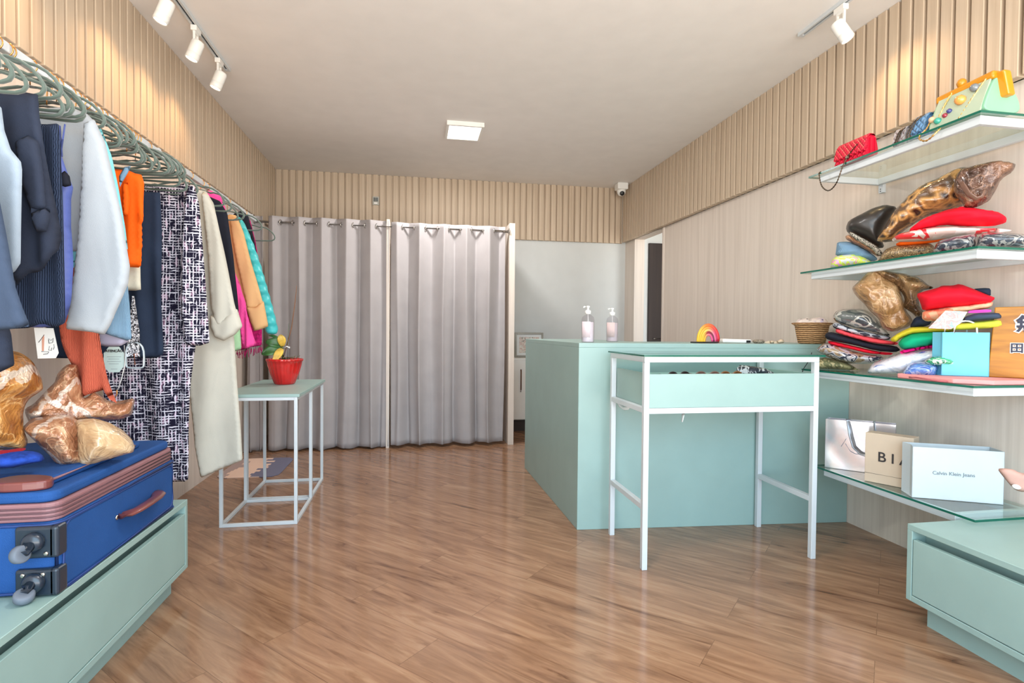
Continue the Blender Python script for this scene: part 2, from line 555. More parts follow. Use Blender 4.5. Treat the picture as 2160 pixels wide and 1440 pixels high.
def pillow(bm, poly, pl, T=.05, R=None, s=.014, fold=0, lam=.09, crumple=0, cs=9, seed=0, off=0, round_=1, horiz=0, back=1.0, corner=.25):
    """closed soft body: outline poly on plane pl, thickness T, vertical folds or crumples"""
    P = smooth_poly(list(poly), round_, corner) if round_ else list(poly)
    B = []
    for i in range(len(P)):
        a, b = Vector(P[i]), Vector(P[(i + 1) % len(P)])
        k = max(1, int((b - a).length / s))
        for j in range(k): B.append(tuple(a.lerp(b, j / k)))
    Ba = np.array(B)
    # drop near-duplicate boundary points
    keep = [0]
    for i in range(1, len(Ba)):
        if np.linalg.norm(Ba[i] - Ba[keep[-1]]) > s * .25: keep.append(i)
    if np.linalg.norm(Ba[keep[-1]] - Ba[keep[0]]) < s * .25 and len(keep) > 3: keep.pop()
    Ba = Ba[keep]
    nb = len(Ba)
    if crumple > .014:          # crumpled film has a ragged outline
        for i in range(nb):
            q = Vector((Ba[i][0] * cs * 1.6, Ba[i][1] * cs * 1.6, seed * 2.3 + 11))
            Ba[i] += np.array([noise.noise(q), noise.noise(q + Vector((5, 8, 3)))]) * crumple * .55
    lo, hi = Ba.min(0), Ba.max(0)
    A0, A1 = Ba, np.roll(Ba, -1, 0)
    D = A1 - A0; L2 = (D ** 2).sum(1)

    def dist(Q):
        out = np.empty(len(Q)); ins = np.zeros(len(Q), bool)
        for i, q in enumerate(Q):
            t = np.clip(((q - A0) * D).sum(1) / L2, 0, 1)
            c = A0 + D * t[:, None]
            out[i] = math.sqrt(((c - q) ** 2).sum(1).min())
            cr = ((A0[:, 1] > q[1]) != (A1[:, 1] > q[1]))
            if cr.any():
                xx = A0[cr, 0] + (q[1] - A0[cr, 1]) / (A1[cr, 1] - A0[cr, 1]) * D[cr, 0]
                ins[i] = (np.sum(xx > q[0]) % 2) == 1
        return out, ins
    rg = random.Random(seed)
    xs = np.arange(lo[0] + s * .5, hi[0], s); ys = np.arange(lo[1] + s * .5, hi[1], s * .9)
    G = np.array([(x + (s * .5 if j % 2 else 0), y) for j, y in enumerate(ys) for x in xs])
    if len(G):
        dg, ins = dist(G)
        ok = ins & (dg > s * .55)
        G, dg = G[ok], dg[ok]
    pts = [Vector(q) for q in Ba.tolist()] + [Vector(q) for q in G.tolist()]
    res = geometry.delaunay_2d_cdt(pts, [(i, (i + 1) % nb) for i in range(nb)], [], 1, 1e-6)
    V, F = res[0], res[2]
    Q = np.array([(v.x, v.y) for v in V])
    dq, _ = dist(Q)
    bnd = dq < 1e-5
    R = R or max(.01, min(T * .9, .06))
    hgt = hi[1] - lo[1]
    fr, bk = [], []
    for i, (a, b) in enumerate(Q):
        t = (hi[1] - b) / max(hgt, 1e-4)
        dsp = off
        if fold:
            ph = a / lam * 2 * PI + seed * 1.7 + 2.2 * noise.noise(Vector((a * 4, b * 1.6, seed)))
            rg_ = 1 - 2.2 * abs(noise.noise(Vector((a / lam * .55 + b * .9, b * 1.1, seed + 2))))
            dsp += fold * (.3 + .8 * t) * (.35 * math.sin(ph) + .6 * noise.noise(Vector((a / lam * .9, b * 1.6, seed + 5))) + .55 * rg_)
        if horiz:
            ph = b / (lam * .55) * 2 * PI + 2.0 * noise.noise(Vector((a * 5, b * 4, seed)))
            dsp += horiz * math.sin(ph)
        c1 = c2 = 0
        if crumple:
            q = Vector((a * cs, b * cs, seed * 3.1))
            if crumple > .009:
                # drawn-out sharp creases as in thin plastic film
                w_ = q + Vector((noise.noise(q * .5), noise.noise(q * .5 + Vector((4, 1, 7))), 0)) * 1.1
                w1 = Vector((w_.x * .45 + w_.y * .2, w_.y * 1.0 - w_.x * .25, w_.z))
                w2 = Vector((w_.x * 1.5, w_.y * .7 + w_.x * .5, w_.z + 3))
                c1 = crumple * (1.7 * (.32 - abs(noise.noise(w1))) + 1.0 * (.3 - abs(noise.noise(w2))) + .45 * (.3 - abs(noise.noise(w_ * 2.6))))
            else:
                c1 = crumple * (1.4 * abs(noise.noise(q)) + .7 * abs(noise.noise(q * 2.3)) - .5)
            c2 = crumple * (1.4 * abs(noise.noise(q + Vector((7, 3, 9)))) - .5)
        m = min(dq[i] / R, 1)
        prof = math.sqrt(max(0, 1 - (1 - m) ** 2))
        h = T / 2 * prof
        if bnd[i]:
            w = bm.verts.new(pl.p(a, b, dsp)); fr.append(w); bk.append(w)
        else:
            fr.append(bm.verts.new(pl.p(a, b, dsp + h + c1 * prof)))
            bk.append(bm.verts.new(pl.p(a, b, dsp - h * back - c2 * prof)))
    for f in F:
        try: bm.faces.new([fr[i] for i in f])
        except ValueError: pass
        bb = [bk[i] for i in f][::-1]
        if all(bnd[i] for i in f): continue
        try: bm.faces.new(bb)
        except ValueError: pass
    return bm


def text(name, body, size, o, u, v, material, parent, ext=.0006, align='CENTER', bold=0):
    cu = bpy.data.curves.new(name, 'FONT')
    cu.body = body; cu.size = size; cu.align_x = align; cu.align_y = 'CENTER'; cu.extrude = ext
    cu.offset = bold
    tmp = bpy.data.objects.new(name, cu)
    col.objects.link(tmp)
    dg = bpy.context.evaluated_depsgraph_get()
    me = bpy.data.meshes.new_from_object(tmp.evaluated_get(dg))
    bpy.data.objects.remove(tmp)
    u, v = Vector(u).normalized(), Vector(v).normalized()
    n = u.cross(v)
    bm = BM(); bm.from_mesh(me); bpy.data.meshes.remove(me)
    for q in bm.verts: q.co = Vector(o) + u * q.co.x + v * q.co.y + n * (q.co.z + .0008)
    return obj(name, bm, material, parent, normals=False)

# ================================================================== the room
XL, XRW, YB, YF, CEI = -1.50, 2.485, 6.235, -.75, 2.80
struct('floor', bx(XL - .1, XRW + .9, YF - .1, YB + .1, -.1, 0), floor_mat())
struct('ceiling', bx(XL - .1, XRW + .9, YF - .1, YB + .1, CEI, CEI + .1), CEIL)
struct('wall_left', bx(XL - .12, XL, YF, YB, 0, CEI), WP)
b = bx(XRW, XRW + .12, YF, 5.21, 0, CEI)
box(b, XRW, XRW + .12, 5.95, YB, 0, CEI); box(b, XRW, XRW + .12, 5.21, 5.95, 2.16, CEI)
struct('wall_right', b, WP)
struct('wall_back', bx(XL - .12, XRW + .9, YB, YB + .12, 0, CEI), WALLW)
b = BM()      # shopfront behind the camera: low pier each side and a lintel, open in between
box(b, XL - .12, XL + .12, YF - .12, YF, 0, CEI); box(b, XRW - .12, XRW + .12, YF - .12, YF, 0, CEI)
box(b, XL + .12, XRW - .12, YF - .12, YF, 2.62, CEI)
struct('wall_front', b, WALLW)
# hall beyond the opening in the right wall
b = bx(XRW + .12, 3.35, 5.96, 6.1, 0, CEI)
struct('wall_hall', b, WALLW)
struct('wall_hall_side', bx(3.3, 3.4, 4.2, 6.1, 0, CEI), WALLW)
b = bx(2.655, 3.25, 5.925, 5.958, 0, 2.12)
DARKW = wood_panel('dark_door_board', (38, 30, 28), (52, 42, 38), (64, 52, 46))
door = struct('door_1', b, DARKW)
b = BM(); tube(b, [(2.72, 5.9, 1.02), (2.82, 5.9, 1.02)], .009); tube(b, [(2.72, 5.9, 1.02), (2.72, 5.926, 1.02)], .009)
obj('door_handle', b, CHROME, door, smooth=True)
b = bx(XRW - .012, XRW + .12, 5.185, 5.215, 0, 2.16)
struct('trim_1', b, WP, bevel=.003)
b = bx(XRW - .0, XRW + .118, 5.2155, 5.232, 0, 1.86)
struct('trim_2', b, mat('dark_jamb', (120, 92, 72), .6))


def slats(name, axis, a0, a1, back, face, z0, z1, pitch=.072, w=.056):
    """cladding of upright battens on a backing board; axis 'y' or 'x' is the run direction"""
    b = BM()
    lo, hi = min(back, face), max(back, face)
    mid = back + (face - back) * .28
    m0, m1 = min(back, mid), max(back, mid)
    if axis == 'y': box(b, m0, m1, a0, a1, z0, z1)
    else: box(b, a0, a1, m0, m1, z0, z1)
    p = a0
    while p < a1 - .01:
        q = min(p + w, a1)
        if axis == 'y': box(b, lo, hi, p, q, z0, z1)
        else: box(b, p, q, lo, hi, z0, z1)
        p += pitch
    return struct(name, b, WS, bevel=.0025, seg=1)


slats('trim_3', 'y', YF + .02, YB - .04, XL, XL + .03, 2.15, CEI)
slats('trim_4', 'y', YF + .02, YB - .04, XRW, XRW - .055, 2.16, CEI)
slats('trim_5', 'x', XL + .03, XRW - .055, YB, YB - .035, 2.15, CEI)
# board skin on the back wall behind the fitting rooms
struct('trim_6', bx(XL + .001, .90, YB - .012, YB, 0, 2.15), WP)

# ------------------------------------------------------------------ lamps on the ceiling
def track(name, label, X, Y0, Y1):
    t = thing(name, label, 'track', (X, (Y0 + Y1) / 2, CEI - .02))
    b = BM(); box(b, X - .018, X - .006, Y0, Y1, CEI - .02, CEI); box(b, X + .006, X + .018, Y0, Y1, CEI - .02, CEI)
    box(b, X - .018, X + .018, Y0 - .02, Y0, CEI - .02, CEI); box(b, X - .018, X + .018, Y1, Y1 + .02, CEI - .02, CEI)
    obj('channel', b, WHITE, t)
    o = obj('slot', bx(X - .006, X + .006, Y0, Y1, CEI - .012, CEI), BLACK, t); o['label'] = 'black slot'


track('lighting_track', 'white ceiling track with black slot along the left wall', -1.215, .6, 3.86)
track('lighting_track', 'white ceiling track with black slot along the right wall', 2.15, .6, 2.78)


def spot(X, Y, label, aim, group):
    t = thing('track_spotlight', label, 'spotlight', (X, Y, CEI - .21), group)
    obj('adapter', bx(X - .016, X + .016, Y - .035, Y + .035, CEI - .05, CEI - .021), WHITEP, t, bevel=.003)
    b = BM(); box(b, X - .006, X + .006, Y + .018, Y + .026, CEI - .115, CEI - .05); box(b, X - .006, X + .006, Y - .026, Y - .018, CEI - .115, CEI - .05)
    box(b, X - .006, X + .006, Y - .018, Y + .018, CEI - .062, CEI - .05)
    bmesh.ops.remove_doubles(b, verts=b.verts, dist=1e-5)
    obj('bracket', b, WHITEP, t)
    d = (Vector(aim) - Vector((X, Y, CEI - .14))).normalized()
    c = Vector((X, Y, CEI - .135))
    b = BM(); lathe(b, [(.012, -.045), (.03, -.04), (.034, -.03), (.034, .03), (.0325, .0315), (.0325, .033), (.034, .0345), (.034, .068), (.031, .07), (.029, .064)], c, 28, d)
    obj('lamp_head', b, WHITEP, t, smooth=True)
    b = BM(); lathe(b, [(.0285, .060), (.0285, .066)], c, 24, d)
    obj('lamp_lens', b, LAMP, t)
    l = bpy.data.lights.new('spot_light', 'SPOT')
    l.energy = 10; l.color = (1.0, .60, .29); l.spot_size = math.radians(120); l.spot_blend = 1.0; l.shadow_soft_size = .03
    lo = bpy.data.objects.new('spot_light', l); col.objects.link(lo)
    lo.location = c + d * .085
    lo.rotation_euler = d.to_track_quat('-Z', 'Y').to_euler()
    return l


for i, Y in enumerate((1.5, 2.25, 2.97, 3.35, 3.72)):
    l = spot(-1.215, Y, ('white track spotlight above the left wall, out past the picture edge', 'white track spotlight above the left wall, out past the picture edge',
             'white spotlight on the left track, nearest of the three in view', 'white spotlight on the left track, middle of the three in view',
             'white spotlight on the left track, farthest of the three, at the track end')[i], (-1.5, Y - .05, 1.85), 'spotlights on the left track')
for i, Y in enumerate((1.35, 2.5)):
    spot(2.15, Y, ('white track spotlight above the right wall, out past the picture edge', 'white spotlight on the right track above the glass shelves')[i], (2.5, Y - .25, 1.9), 'spotlights on the right track')

t = thing('ceiling_light', 'small square white ceiling panel light, switched on', 'ceiling light', (.395, 4.62, CEI - .035))
b = BM(); z0 = CEI - .035
for a in ((.245, .27, 4.44, 4.80), (.53, .545, 4.44, 4.80), (.27, .53, 4.44, 4.51), (.27, .53, 4.79, 4.80)): pass
box(b, .248, .268, 4.48, 4.83, z0, CEI); box(b, .533, .553, 4.48, 4.83, z0, CEI)
box(b, .268, .533, 4.48, 4.50, z0, CEI); box(b, .268, .533, 4.81, 4.83, z0, CEI)
obj('frame', b, WHITEP, t)
obj('diffuser', bx(.268, .533, 4.50, 4.81, z0 + .004, z0 + .012), PANEL, t)

# security camera in the far right corner
c = Vector((2.33, 5.99, CEI))
t = thing('security_camera', 'white dome security camera in the far ceiling corner', 'camera', c - Vector((0, 0, .15)))
obj('mount', bx(c.x - .062, c.x + .062, c.y - .06, c.y + .06, CEI - .075, CEI), WHITEP, t, bevel=.01, smooth=False)
b = BM(); lathe(b, [(.05, -.074), (.052, -.09), (.046, -.115), (.03, -.137), (.01, -.143)], c, 28)
obj('dome', b, WHITEP, t, smooth=True)
b = BM(); d = Vector((-.15, -1, -.35)).normalized(); lathe(b, [(.026, .0), (.026, .022), (.02, .027)], c + Vector((0, 0, -.108)) + d * .03, 20, d)
obj('lens', b, BLACK, t, smooth=True)['label'] = 'black lens'

# switch plate on the back wall slats
c = Vector((-.43, YB - .035, 2.465))
t = thing('wall_switch', 'small grey switch plate on the slatted wall above the curtains', 'switch', c)
obj('plate', bx(c.x - .036, c.x + .036, c.y - .012, c.y, c.z, c.z + .095), mat('grey_plate', (170, 168, 158), .4), t, bevel=.003)
b = bx(c.x - .024, c.x - .002, c.y - .018, c.y - .012, c.z + .04, c.z + .08); box(b, c.x + .002, c.x + .024, c.y - .018, c.y - .012, c.z + .04, c.z + .08)
obj('rocker', b, mat('dark_rocker', (96, 100, 98), .4), t)
obj('button', bx(c.x - .018, c.x + .018, c.y - .018, c.y - .012, c.z + .012, c.z + .028), WHITEP, t)

# ------------------------------------------------------------------ fitting rooms
YC = 5.16
b = bx(.885, .94, YC - .01, YB - .012, 0, 2.125)
tag(obj('partition_panel', b, WP, bevel=.002), 'tall pale wooden side panel at the right end of the curtains', 'partition')
b = bx(-.262, -.232, YC + .005, YB - .012, 0, 2.115)
tag(obj('partition_panel', b, WP, bevel=.002), 'wooden divider panel between the two fitting room curtains', 'partition')
b = bx(XL + .002, -1.40, 5.45, 5.49, 0, 2.10); 
tag(obj('partition_panel', b, WP, bevel=.002), 'narrow wooden panel at the left wall behind the bunched curtain', 'partition')
RZ = 2.045
t = thing('curtain_rod', 'brushed steel rod carrying the grey fitting room curtains', 'curtain rod', (-.3, YC, RZ))
b = BM(); tube(b, [(XL, YC, RZ), (.885, YC, RZ)], .0125, 14)
obj('rod', b, CHROME, t, smooth=True)
for x, s in ((XL, 1), (.885, -1)):
    b = BM(); lathe(b, [(.03, 0), (.03, .006), (.017, .008), (.017, .018)], (x, YC, RZ), 20, (s, 0, 0)); obj('flange', b, CHROME, t, smooth=True)

CURT = mat('grey_curtain_cloth', (166, 161, 161), .85, var=.02, bump=.15, bscale=500, spec=.2)


def curtain(label, x0, x1, nf, z0, z1, amp, seed, name='curtain', flare=0, rings=True):
    t = thing(name, label, 'curtain', ((x0 + x1) / 2, YC, z0))
    nx, nz = int(nf * 30), 44
    P = []
    def at_(i, j):
        s = i / nx; w = 1 - j / nz                      # w: 1 at hem
        ph = 2 * PI * nf * s + .5 * noise.noise(Vector((s * 6, seed, 0)))
        wob = .5 * noise.noise(Vector((s * 5, w * 1.3, seed)))
        ph2 = ph + w * wob * 2.0
        a = amp * (1 - .22 * w + .5 * w * noise.noise(Vector((s * 7 + 3, seed, w * .8))))
        y = YC - a * math.sin(ph2) - .012 * w * math.sin(2.3 * ph2 + seed)
        x = x0 + (x1 - x0) * s + .016 * math.cos(ph2) * math.sin(ph2) + w * .012 * noise.noise(Vector((s * 9, w * 2, seed + 4))) + flare * w * (s - .5)
        zz = z1 - (z1 - z0) * w
        if j == nz: zz -= .006 * (1 + math.sin(ph))
        if w == 1: zz += .012 * noise.noise(Vector((s * 8, seed, 2)))
        return Vector((x, y, zz))
    b = BM()
    g = [[b.verts.new(at_(i, j)) for j in range(nz + 1)] for i in range(nx + 1)]
    for i in range(nx):
        for j in range(nz): b.faces.new((g[i][j], g[i + 1][j], g[i + 1][j + 1], g[i][j + 1]))
    o = obj('curtain_cloth', b, CURT, t, smooth=True, normals=False)
    sm = o.modifiers.new('thickness', 'SOLIDIFY'); sm.thickness = .004
    if rings:
        for k in range(int(nf * 2)):
            s = (k + .5 + .0) / (nf * 2)
            # grommets sit where the cloth crosses the rod
            s = k / (nf * 2.0)
            if s <= .01 or s >= .99: continue
            x = x0 + (x1 - x0) * s
            slope = -1 if k % 2 == 0 else 1
            b = BM()
            ring = []
            for q in range(18):
                th = 2 * PI * q / 18
                ring.append((x + .004 * math.cos(th), YC + .022 * math.cos(th), RZ + .022 * math.sin(th)))
            tube(b, ring, .0045, 6, closed=True)
            obj('grommet', b, CHROME, t, smooth=True)
    return t


curtain('grey curtain of the left fitting room, behind the potted plant', -1.285, -.245, 5, .015, 2.105, .052, 1)
curtain('grey curtain of the right fitting room, beside the tall side panel', -.222, .845, 5, .03, 2.095, .05, 2)
curtain('narrow bunch of grey curtain pushed against the left wall', -1.46, -1.335, 1.0, .012, 2.10, .04, 3, rings=True)

# ------------------------------------------------------------------ far right corner: cabinet, picture
t = thing('cabinet', 'low white cabinet standing behind the counter by the far wall', 'cabinet', (1.3, 5.98, 0))
obj('body', bx(.97, 1.75, 5.80, YB - .002, .13, .80), WHITEP, t, bevel=.002)
obj('door', bx(.975, 1.355, 5.782, 5.799, .14, .785), WHITEP, t, bevel=.002)
o = _d = [q for q in t.children if q.name.startswith('door')][0]
b = BM(); tube(b, [(1.13, 5.774, .44), (1.13, 5.765, .46), (1.13, 5.765, .66), (1.13, 5.774, .68)], .0065, 8)
obj('handle', b, mat('bronze_handle', (96, 60, 40), .3, 1.0), o, smooth=True)['label'] = 'bronze handle'
obj('door', bx(1.365, 1.745, 5.782, 5.799, .14, .785), WHITEP, t, bevel=.002)
obj('plinth', bx(1.0, 1.72, 5.86, YB - .002, 0, .13), mat('dark_plinth', (58, 48, 44), .6), t)

t = thing('picture_frame', 'framed print leaning on the white cabinet by the far wall', 'picture', (1.25, 5.99, .801))
FRM = mat('pewter_frame', (150, 144, 132), .35, .4)
x0, x1, z0, z1, y = 1.10, 1.425, .801, 1.078, 5.985
b = BM()
box(b, x0, x0 + .022, y, y + .02, z0, z1); box(b, x1 - .022, x1, y, y + .02, z0, z1)
box(b, x0 + .022, x1 - .022, y, y + .02, z0, z0 + .022); box(b, x0 + .022, x1 - .022, y, y + .02, z1 - .022, z1)
obj('frame', b, FRM, t, bevel=.004)
obj('mat_board', bx(x0 + .022, x1 - .022, y + .010, y + .014, z0 + .022, z1 - .022), PAPER, t)
obj('print', bx(x0 + .05, x1 - .05, y + .007, y + .0098, z0 + .05, z1 - .05), blotch('print_art', [(228, 224, 216), (204, 178, 168), (222, 218, 208), (150, 140, 130)], 22), t)

# ------------------------------------------------------------------ benches
def bench(label, x_in, x_wall, y0, y1, sgn):
    """x_in: front face towards the room; sgn +1 when the front faces +X"""
    t = thing('bench_drawer_unit', label, 'bench', ((x_in + x_wall) / 2, (y0 + y1) / 2, 0))
    def X(a, b_): return (min(a, b_), max(a, b_))
    def fx(d): return x_in - sgn * d          # d metres behind the front face
    T, B0, H = .022, .085, .375
    b = BM()
    xx = X(fx(0), x_wall)
    box(b, *xx, y0, y1, H - T, H)                      # top
    box(b, *xx, y1 - T, y1, B0, H - T); box(b, *xx, y0, y0 + T, B0, H - T)
    box(b, *xx, y0 + T, y1 - T, B0, B0 + T)
    box(b, *X(fx(.06), fx(.075)), y0 + T, y1 - T, B0 + T, H - T)
    obj('carcass', b, SAGE, t, bevel=.0015, seg=1)
    obj('drawer_front', bx(*X(fx(.001), fx(.02)), y0 + T + .003, y1 - T - .003, B0 + T + .003, H - T - .032), SAGE, t, bevel=.002)
    obj('plinth', bx(*X(fx(.045), x_wall), y0 + .05, y1 - .05, 0, B0), SAGE, t)
    return t


bench('sage green drawer bench under the clothes rail, carrying the blue suitcase', -.945, XL + .002, .55, 2.5, 1)
bench('sage green drawer bench below the glass shelves on the right', 1.86, XRW - .002, .35, 1.775, -1)

# ------------------------------------------------------------------ counter
t = thing('shop_counter', 'large sage green shop counter standing in front of the right wall', 'counter', (1.7, 3.2, 0))
CZ = 1.035
A = [(.888, 2.885), (2.483, 2.765), (2.483, 3.36), (1.38, 3.36), (1.38, 4.27), (.872, 4.27)]
b = BM(); prism(b, A, (0, 0, 0), (1, 0, 0), (0, 1, 0), (0, 0, 1), CZ - .025)
obj('body', b, SAGE, t, bevel=.002)
b = BM(); prism(b, A, (0, 0, CZ - .025), (1, 0, 0), (0, 1, 0), (0, 0, 1), .025)
obj('counter_top', b, SAGE, t, bevel=.0015)

# ------------------------------------------------------------------ glass display table
_before = set(bpy.data.objects)
X0, X1, Y0, Y1, GZ = 1.050, 1.918, 2.352, 2.785, .985
t = thing('display_table', 'white metal display table with glass top in front of the counter', 'display table', ((X0 + X1) / 2, (Y0 + Y1) / 2, 0))
w = .026
for x in (X0, X1):
    for y in (Y0, Y1):
        obj('leg', bx(x - w / 2, x + w / 2, y - w / 2, y + w / 2, 0, GZ - w), WHITE, t, bevel=.002)
for y in (Y0, Y1): obj('top_rail', bx(X0 - w / 2, X1 + w / 2, y - w / 2, y + w / 2, GZ - w, GZ), WHITE, t, bevel=.002)
for x in (X0, X1):
    obj('top_rail', bx(x - w / 2, x + w / 2, Y0 + w / 2, Y1 - w / 2, GZ - w, GZ), WHITE, t, bevel=.002)
    obj('side_rail', bx(x - w / 2, x + w / 2, Y0 + w / 2, Y1 - w / 2, .725, .75), WHITE, t, bevel=.002)
    obj('stretcher', bx(x - w / 2, x + w / 2, Y0 + w / 2, Y1 - w / 2, .277, .303), WHITE, t, bevel=.002)
obj('front_rail', bx(X0 + w / 2, X1 - w / 2, Y0 - w / 2, Y0 + w / 2, .722, .748), WHITE, t, bevel=.002)
b = BM(); TX0, TX1, TY0, TY1 = X0 + w / 2, X1 - w / 2, Y0 - w / 2 + .002, Y1 - .02
box(b, TX0, TX1, TY0, TY0 + .015, .7485, .905)
box(b, TX0, TX0 + .015, TY0 + .015, TY1, .751, .905); box(b, TX1 - .015, TX1, TY0 + .015, TY1, .751, .905)
box(b, TX0 + .015, TX1 - .015, TY1 - .015, TY1, .751, .88)
box(b, TX0 + .015, TX1 - .015, TY0 + .015, TY1 - .015, .751, .766)
o = obj('drawer_tray', b, SAGE, t, bevel=.0015, seg=1); o['label'] = 'sage green open tray'
g0 = .012
obj('glass_top', bx(X0 - g0 - .01, X1 + .03, Y0 - .03, Y1 + .02, GZ + .001, GZ + .009), [GLASS], t)
b = BM()
box(b, X0 - g0 - .01, X1 + .03, Y0 - .0312, Y0 - .0302, GZ + .001, GZ + .009); box(b, X0 - g0 - .0112, X0 - g0 - .0102, Y0 - .03, Y1 + .02, GZ + .001, GZ + .009)
obj('glass_edge', b, GEDGE, t)['label'] = 'dark green glass edge'
HK = mat('clear_acrylic', (222, 230, 230), .15, coat=.5)
hk = [(1.066, 2.775, .742), (1.07, 2.768, .722), (1.075, 2.74, .703), (1.08, 2.70, .696), (1.083, 2.655, .705), (1.085, 2.615, .735)]
b = BM(); tube(b, hk, .010, 8, flat=.6); obj('hook', b, HK, t, smooth=True)['label'] = 'clear curved hook'
b = BM(); tube(b, [(1.262, 2.40, .722), (1.259, 2.40, .70), (1.255, 2.40, .672)], [.012, .010, .006], 8, flat=.5); obj('hook', b, HK, t, smooth=True)['label'] = 'clear small peg'

# things lying in the tray
TZ = .766
def tilted_card(name, label, cat, m, cx, cy, w_, h_, yaw, lift, th=.004, group=None):
    b = BM()
    box(b, -w_ / 2, w_ / 2, -h_ / 2, h_ / 2, 0, th)
    R_ = Matrix.Translation((cx, cy, TZ + lift)) @ Matrix.Rotation(yaw, 4, 'Z') @ Matrix.Rotation(math.radians(62), 4, 'X')
    bmesh.ops.transform(b, matrix=R_, verts=b.verts)
    return tag(obj(name, b, m), label, cat, group)


def sunglasses(cx, cy, yaw, label, lens, fr):
    t = thing('sunglasses', label, 'sunglasses', (cx, cy, .86), 'sunglasses in the display tray')
    ca, sa = math.cos(yaw), math.sin(yaw)
    P = lambda a, d, z: Vector((cx + ca * a - sa * d, cy + sa * a + ca * d, .86 + z))
    for s in (-1, 1):
        b = BM(); ring = [P(s * .034 + .028 * math.cos(q * PI / 10), 0, .024 * math.sin(q * PI / 10) + .024) for q in range(20)]
        tube(b, ring, .0035, 6, closed=True); obj('rim', b, fr, t, smooth=True)
        b = BM(); vs = [b.verts.new(p) for p in ring]; f = b.faces.new(vs)
        bmesh.ops.solidify(b, geom=[f], thickness=.002); obj('lens', b, lens, t)
        b = BM(); tube(b, [P(s * .062, 0, .034), P(s * .066, .06, .034), P(s * .064, .12, .025)], .003, 6); obj('temple', b, fr, t, smooth=True)
    b = BM(); tube(b, [P(-.007, 0, .03), P(0, -.003, .034), P(.007, 0, .03)], .003, 6); obj('bridge', b, fr, t, smooth=True)


# a pad keeps the tray contents near the rim
tag(obj('tray_insert', bx(TX0 + .02, TX1 - .02, TY0 + .02, TY1 - .02, .767, .858), mat('tray_foam', (150, 172, 162), .8)), 'sage padded insert lying inside the display tray', 'insert')
sunglasses(1.25, 2.43, .15, 'dark sunglasses in the display tray, leftmost pair', mat('dark_lens', (70, 48, 48), .15, coat=.6), mat('dark_frame', (50, 36, 36), .3))
sunglasses(1.40, 2.43, -.1, 'brown sunglasses in the display tray, second pair from the left', mat('brown_lens', (150, 105, 92), .15, coat=.6), mat('brown_frame', (120, 84, 70), .3))
sunglasses(1.53, 2.44, .1, 'amber sunglasses in the display tray, in front of the mint card', mat('amber_lens', (150, 96, 56), .15, coat=.6), mat('amber_frame', (140, 88, 52), .3))
TZ = .859
tilted_card('paper_card', 'cream paper card behind the brown sunglasses in the display tray', 'card', mat('cream_card', (232, 214, 200), .8), 1.33, 2.50, .17, .055, .05, 0)
tilted_card('paper_card', 'mint green paper card in the display tray', 'card', mat('mint_card', (178, 212, 178), .8), 1.53, 2.52, .17, .07, -.03, 0)
b = BM(); pillow(b, [(-.12, 0), (.14, .0), (.06, .055), (-.04, .072), (-.14, .08)], Plane((1.72, 2.50, .859), (1, .1, 0), (.1, -1, 0)), .02, s=.012, crumple=.01, seed=4)
tag(obj('foil_packet', b, blotch('dark_packet', [(222, 224, 226), (52, 60, 72), (40, 44, 56), (196, 200, 204), (60, 66, 78)], 24, .3, .6), smooth=True), 'dark and white crumpled packet in the display tray, at the right', 'packet')

# the table and what lies in it stand a little askew, along the counter front
_c = Vector(((X0 + X1) / 2, (Y0 + Y1) / 2, 0)); _r = Matrix.Rotation(-.012, 4, 'Z')
for o in [q for q in bpy.data.objects if q not in _before and q.parent is None]:
    o.location = _c + _r @ (o.location - _c)
    o.rotation_euler.z = -.012

# ------------------------------------------------------------------ side tables
def side_table(label, x0, x1, y0, y1, h):
    t = thing('side_table', label, 'side table', ((x0 + x1) / 2, (y0 + y1) / 2, 0), 'low tables by the clothes rail')
    w = .018
    for x in (x0 + w / 2, x1 - w / 2):
        for y in (y0 + w / 2, y1 - w / 2):
            obj('leg', bx(x - w / 2, x + w / 2, y - w / 2, y + w / 2, 0, h - .018), WHITE, t, bevel=.0015)
    for z in (0, h - .018 - w):
        nm = 'floor_rail' if z == 0 else 'top_rail'
        for y in (y0 + w / 2, y1 - w / 2): obj(nm, bx(x0 + w, x1 - w, y - w / 2, y + w / 2, z, z + w), WHITE, t, bevel=.0015)
        for x in (x0 + w / 2, x1 - w / 2): obj(nm, bx(x - w / 2, x + w / 2, y0 + w, y1 - w, z, z + w), WHITE, t, bevel=.0015)
    obj('tabletop', bx(x0 - .004, x1 + .012, y0 - .004, y1 + .004, h - .018, h), SAGE, t, bevel=.002)['label'] = 'sage green top'


side_table('low white framed table with sage top, nearer of the two side by side', -1.057, -.648, 3.215, 3.675, .735)
side_table('low white framed table with sage top, farther one under the red pot', -1.06, -.652, 3.69, 4.13, .735)

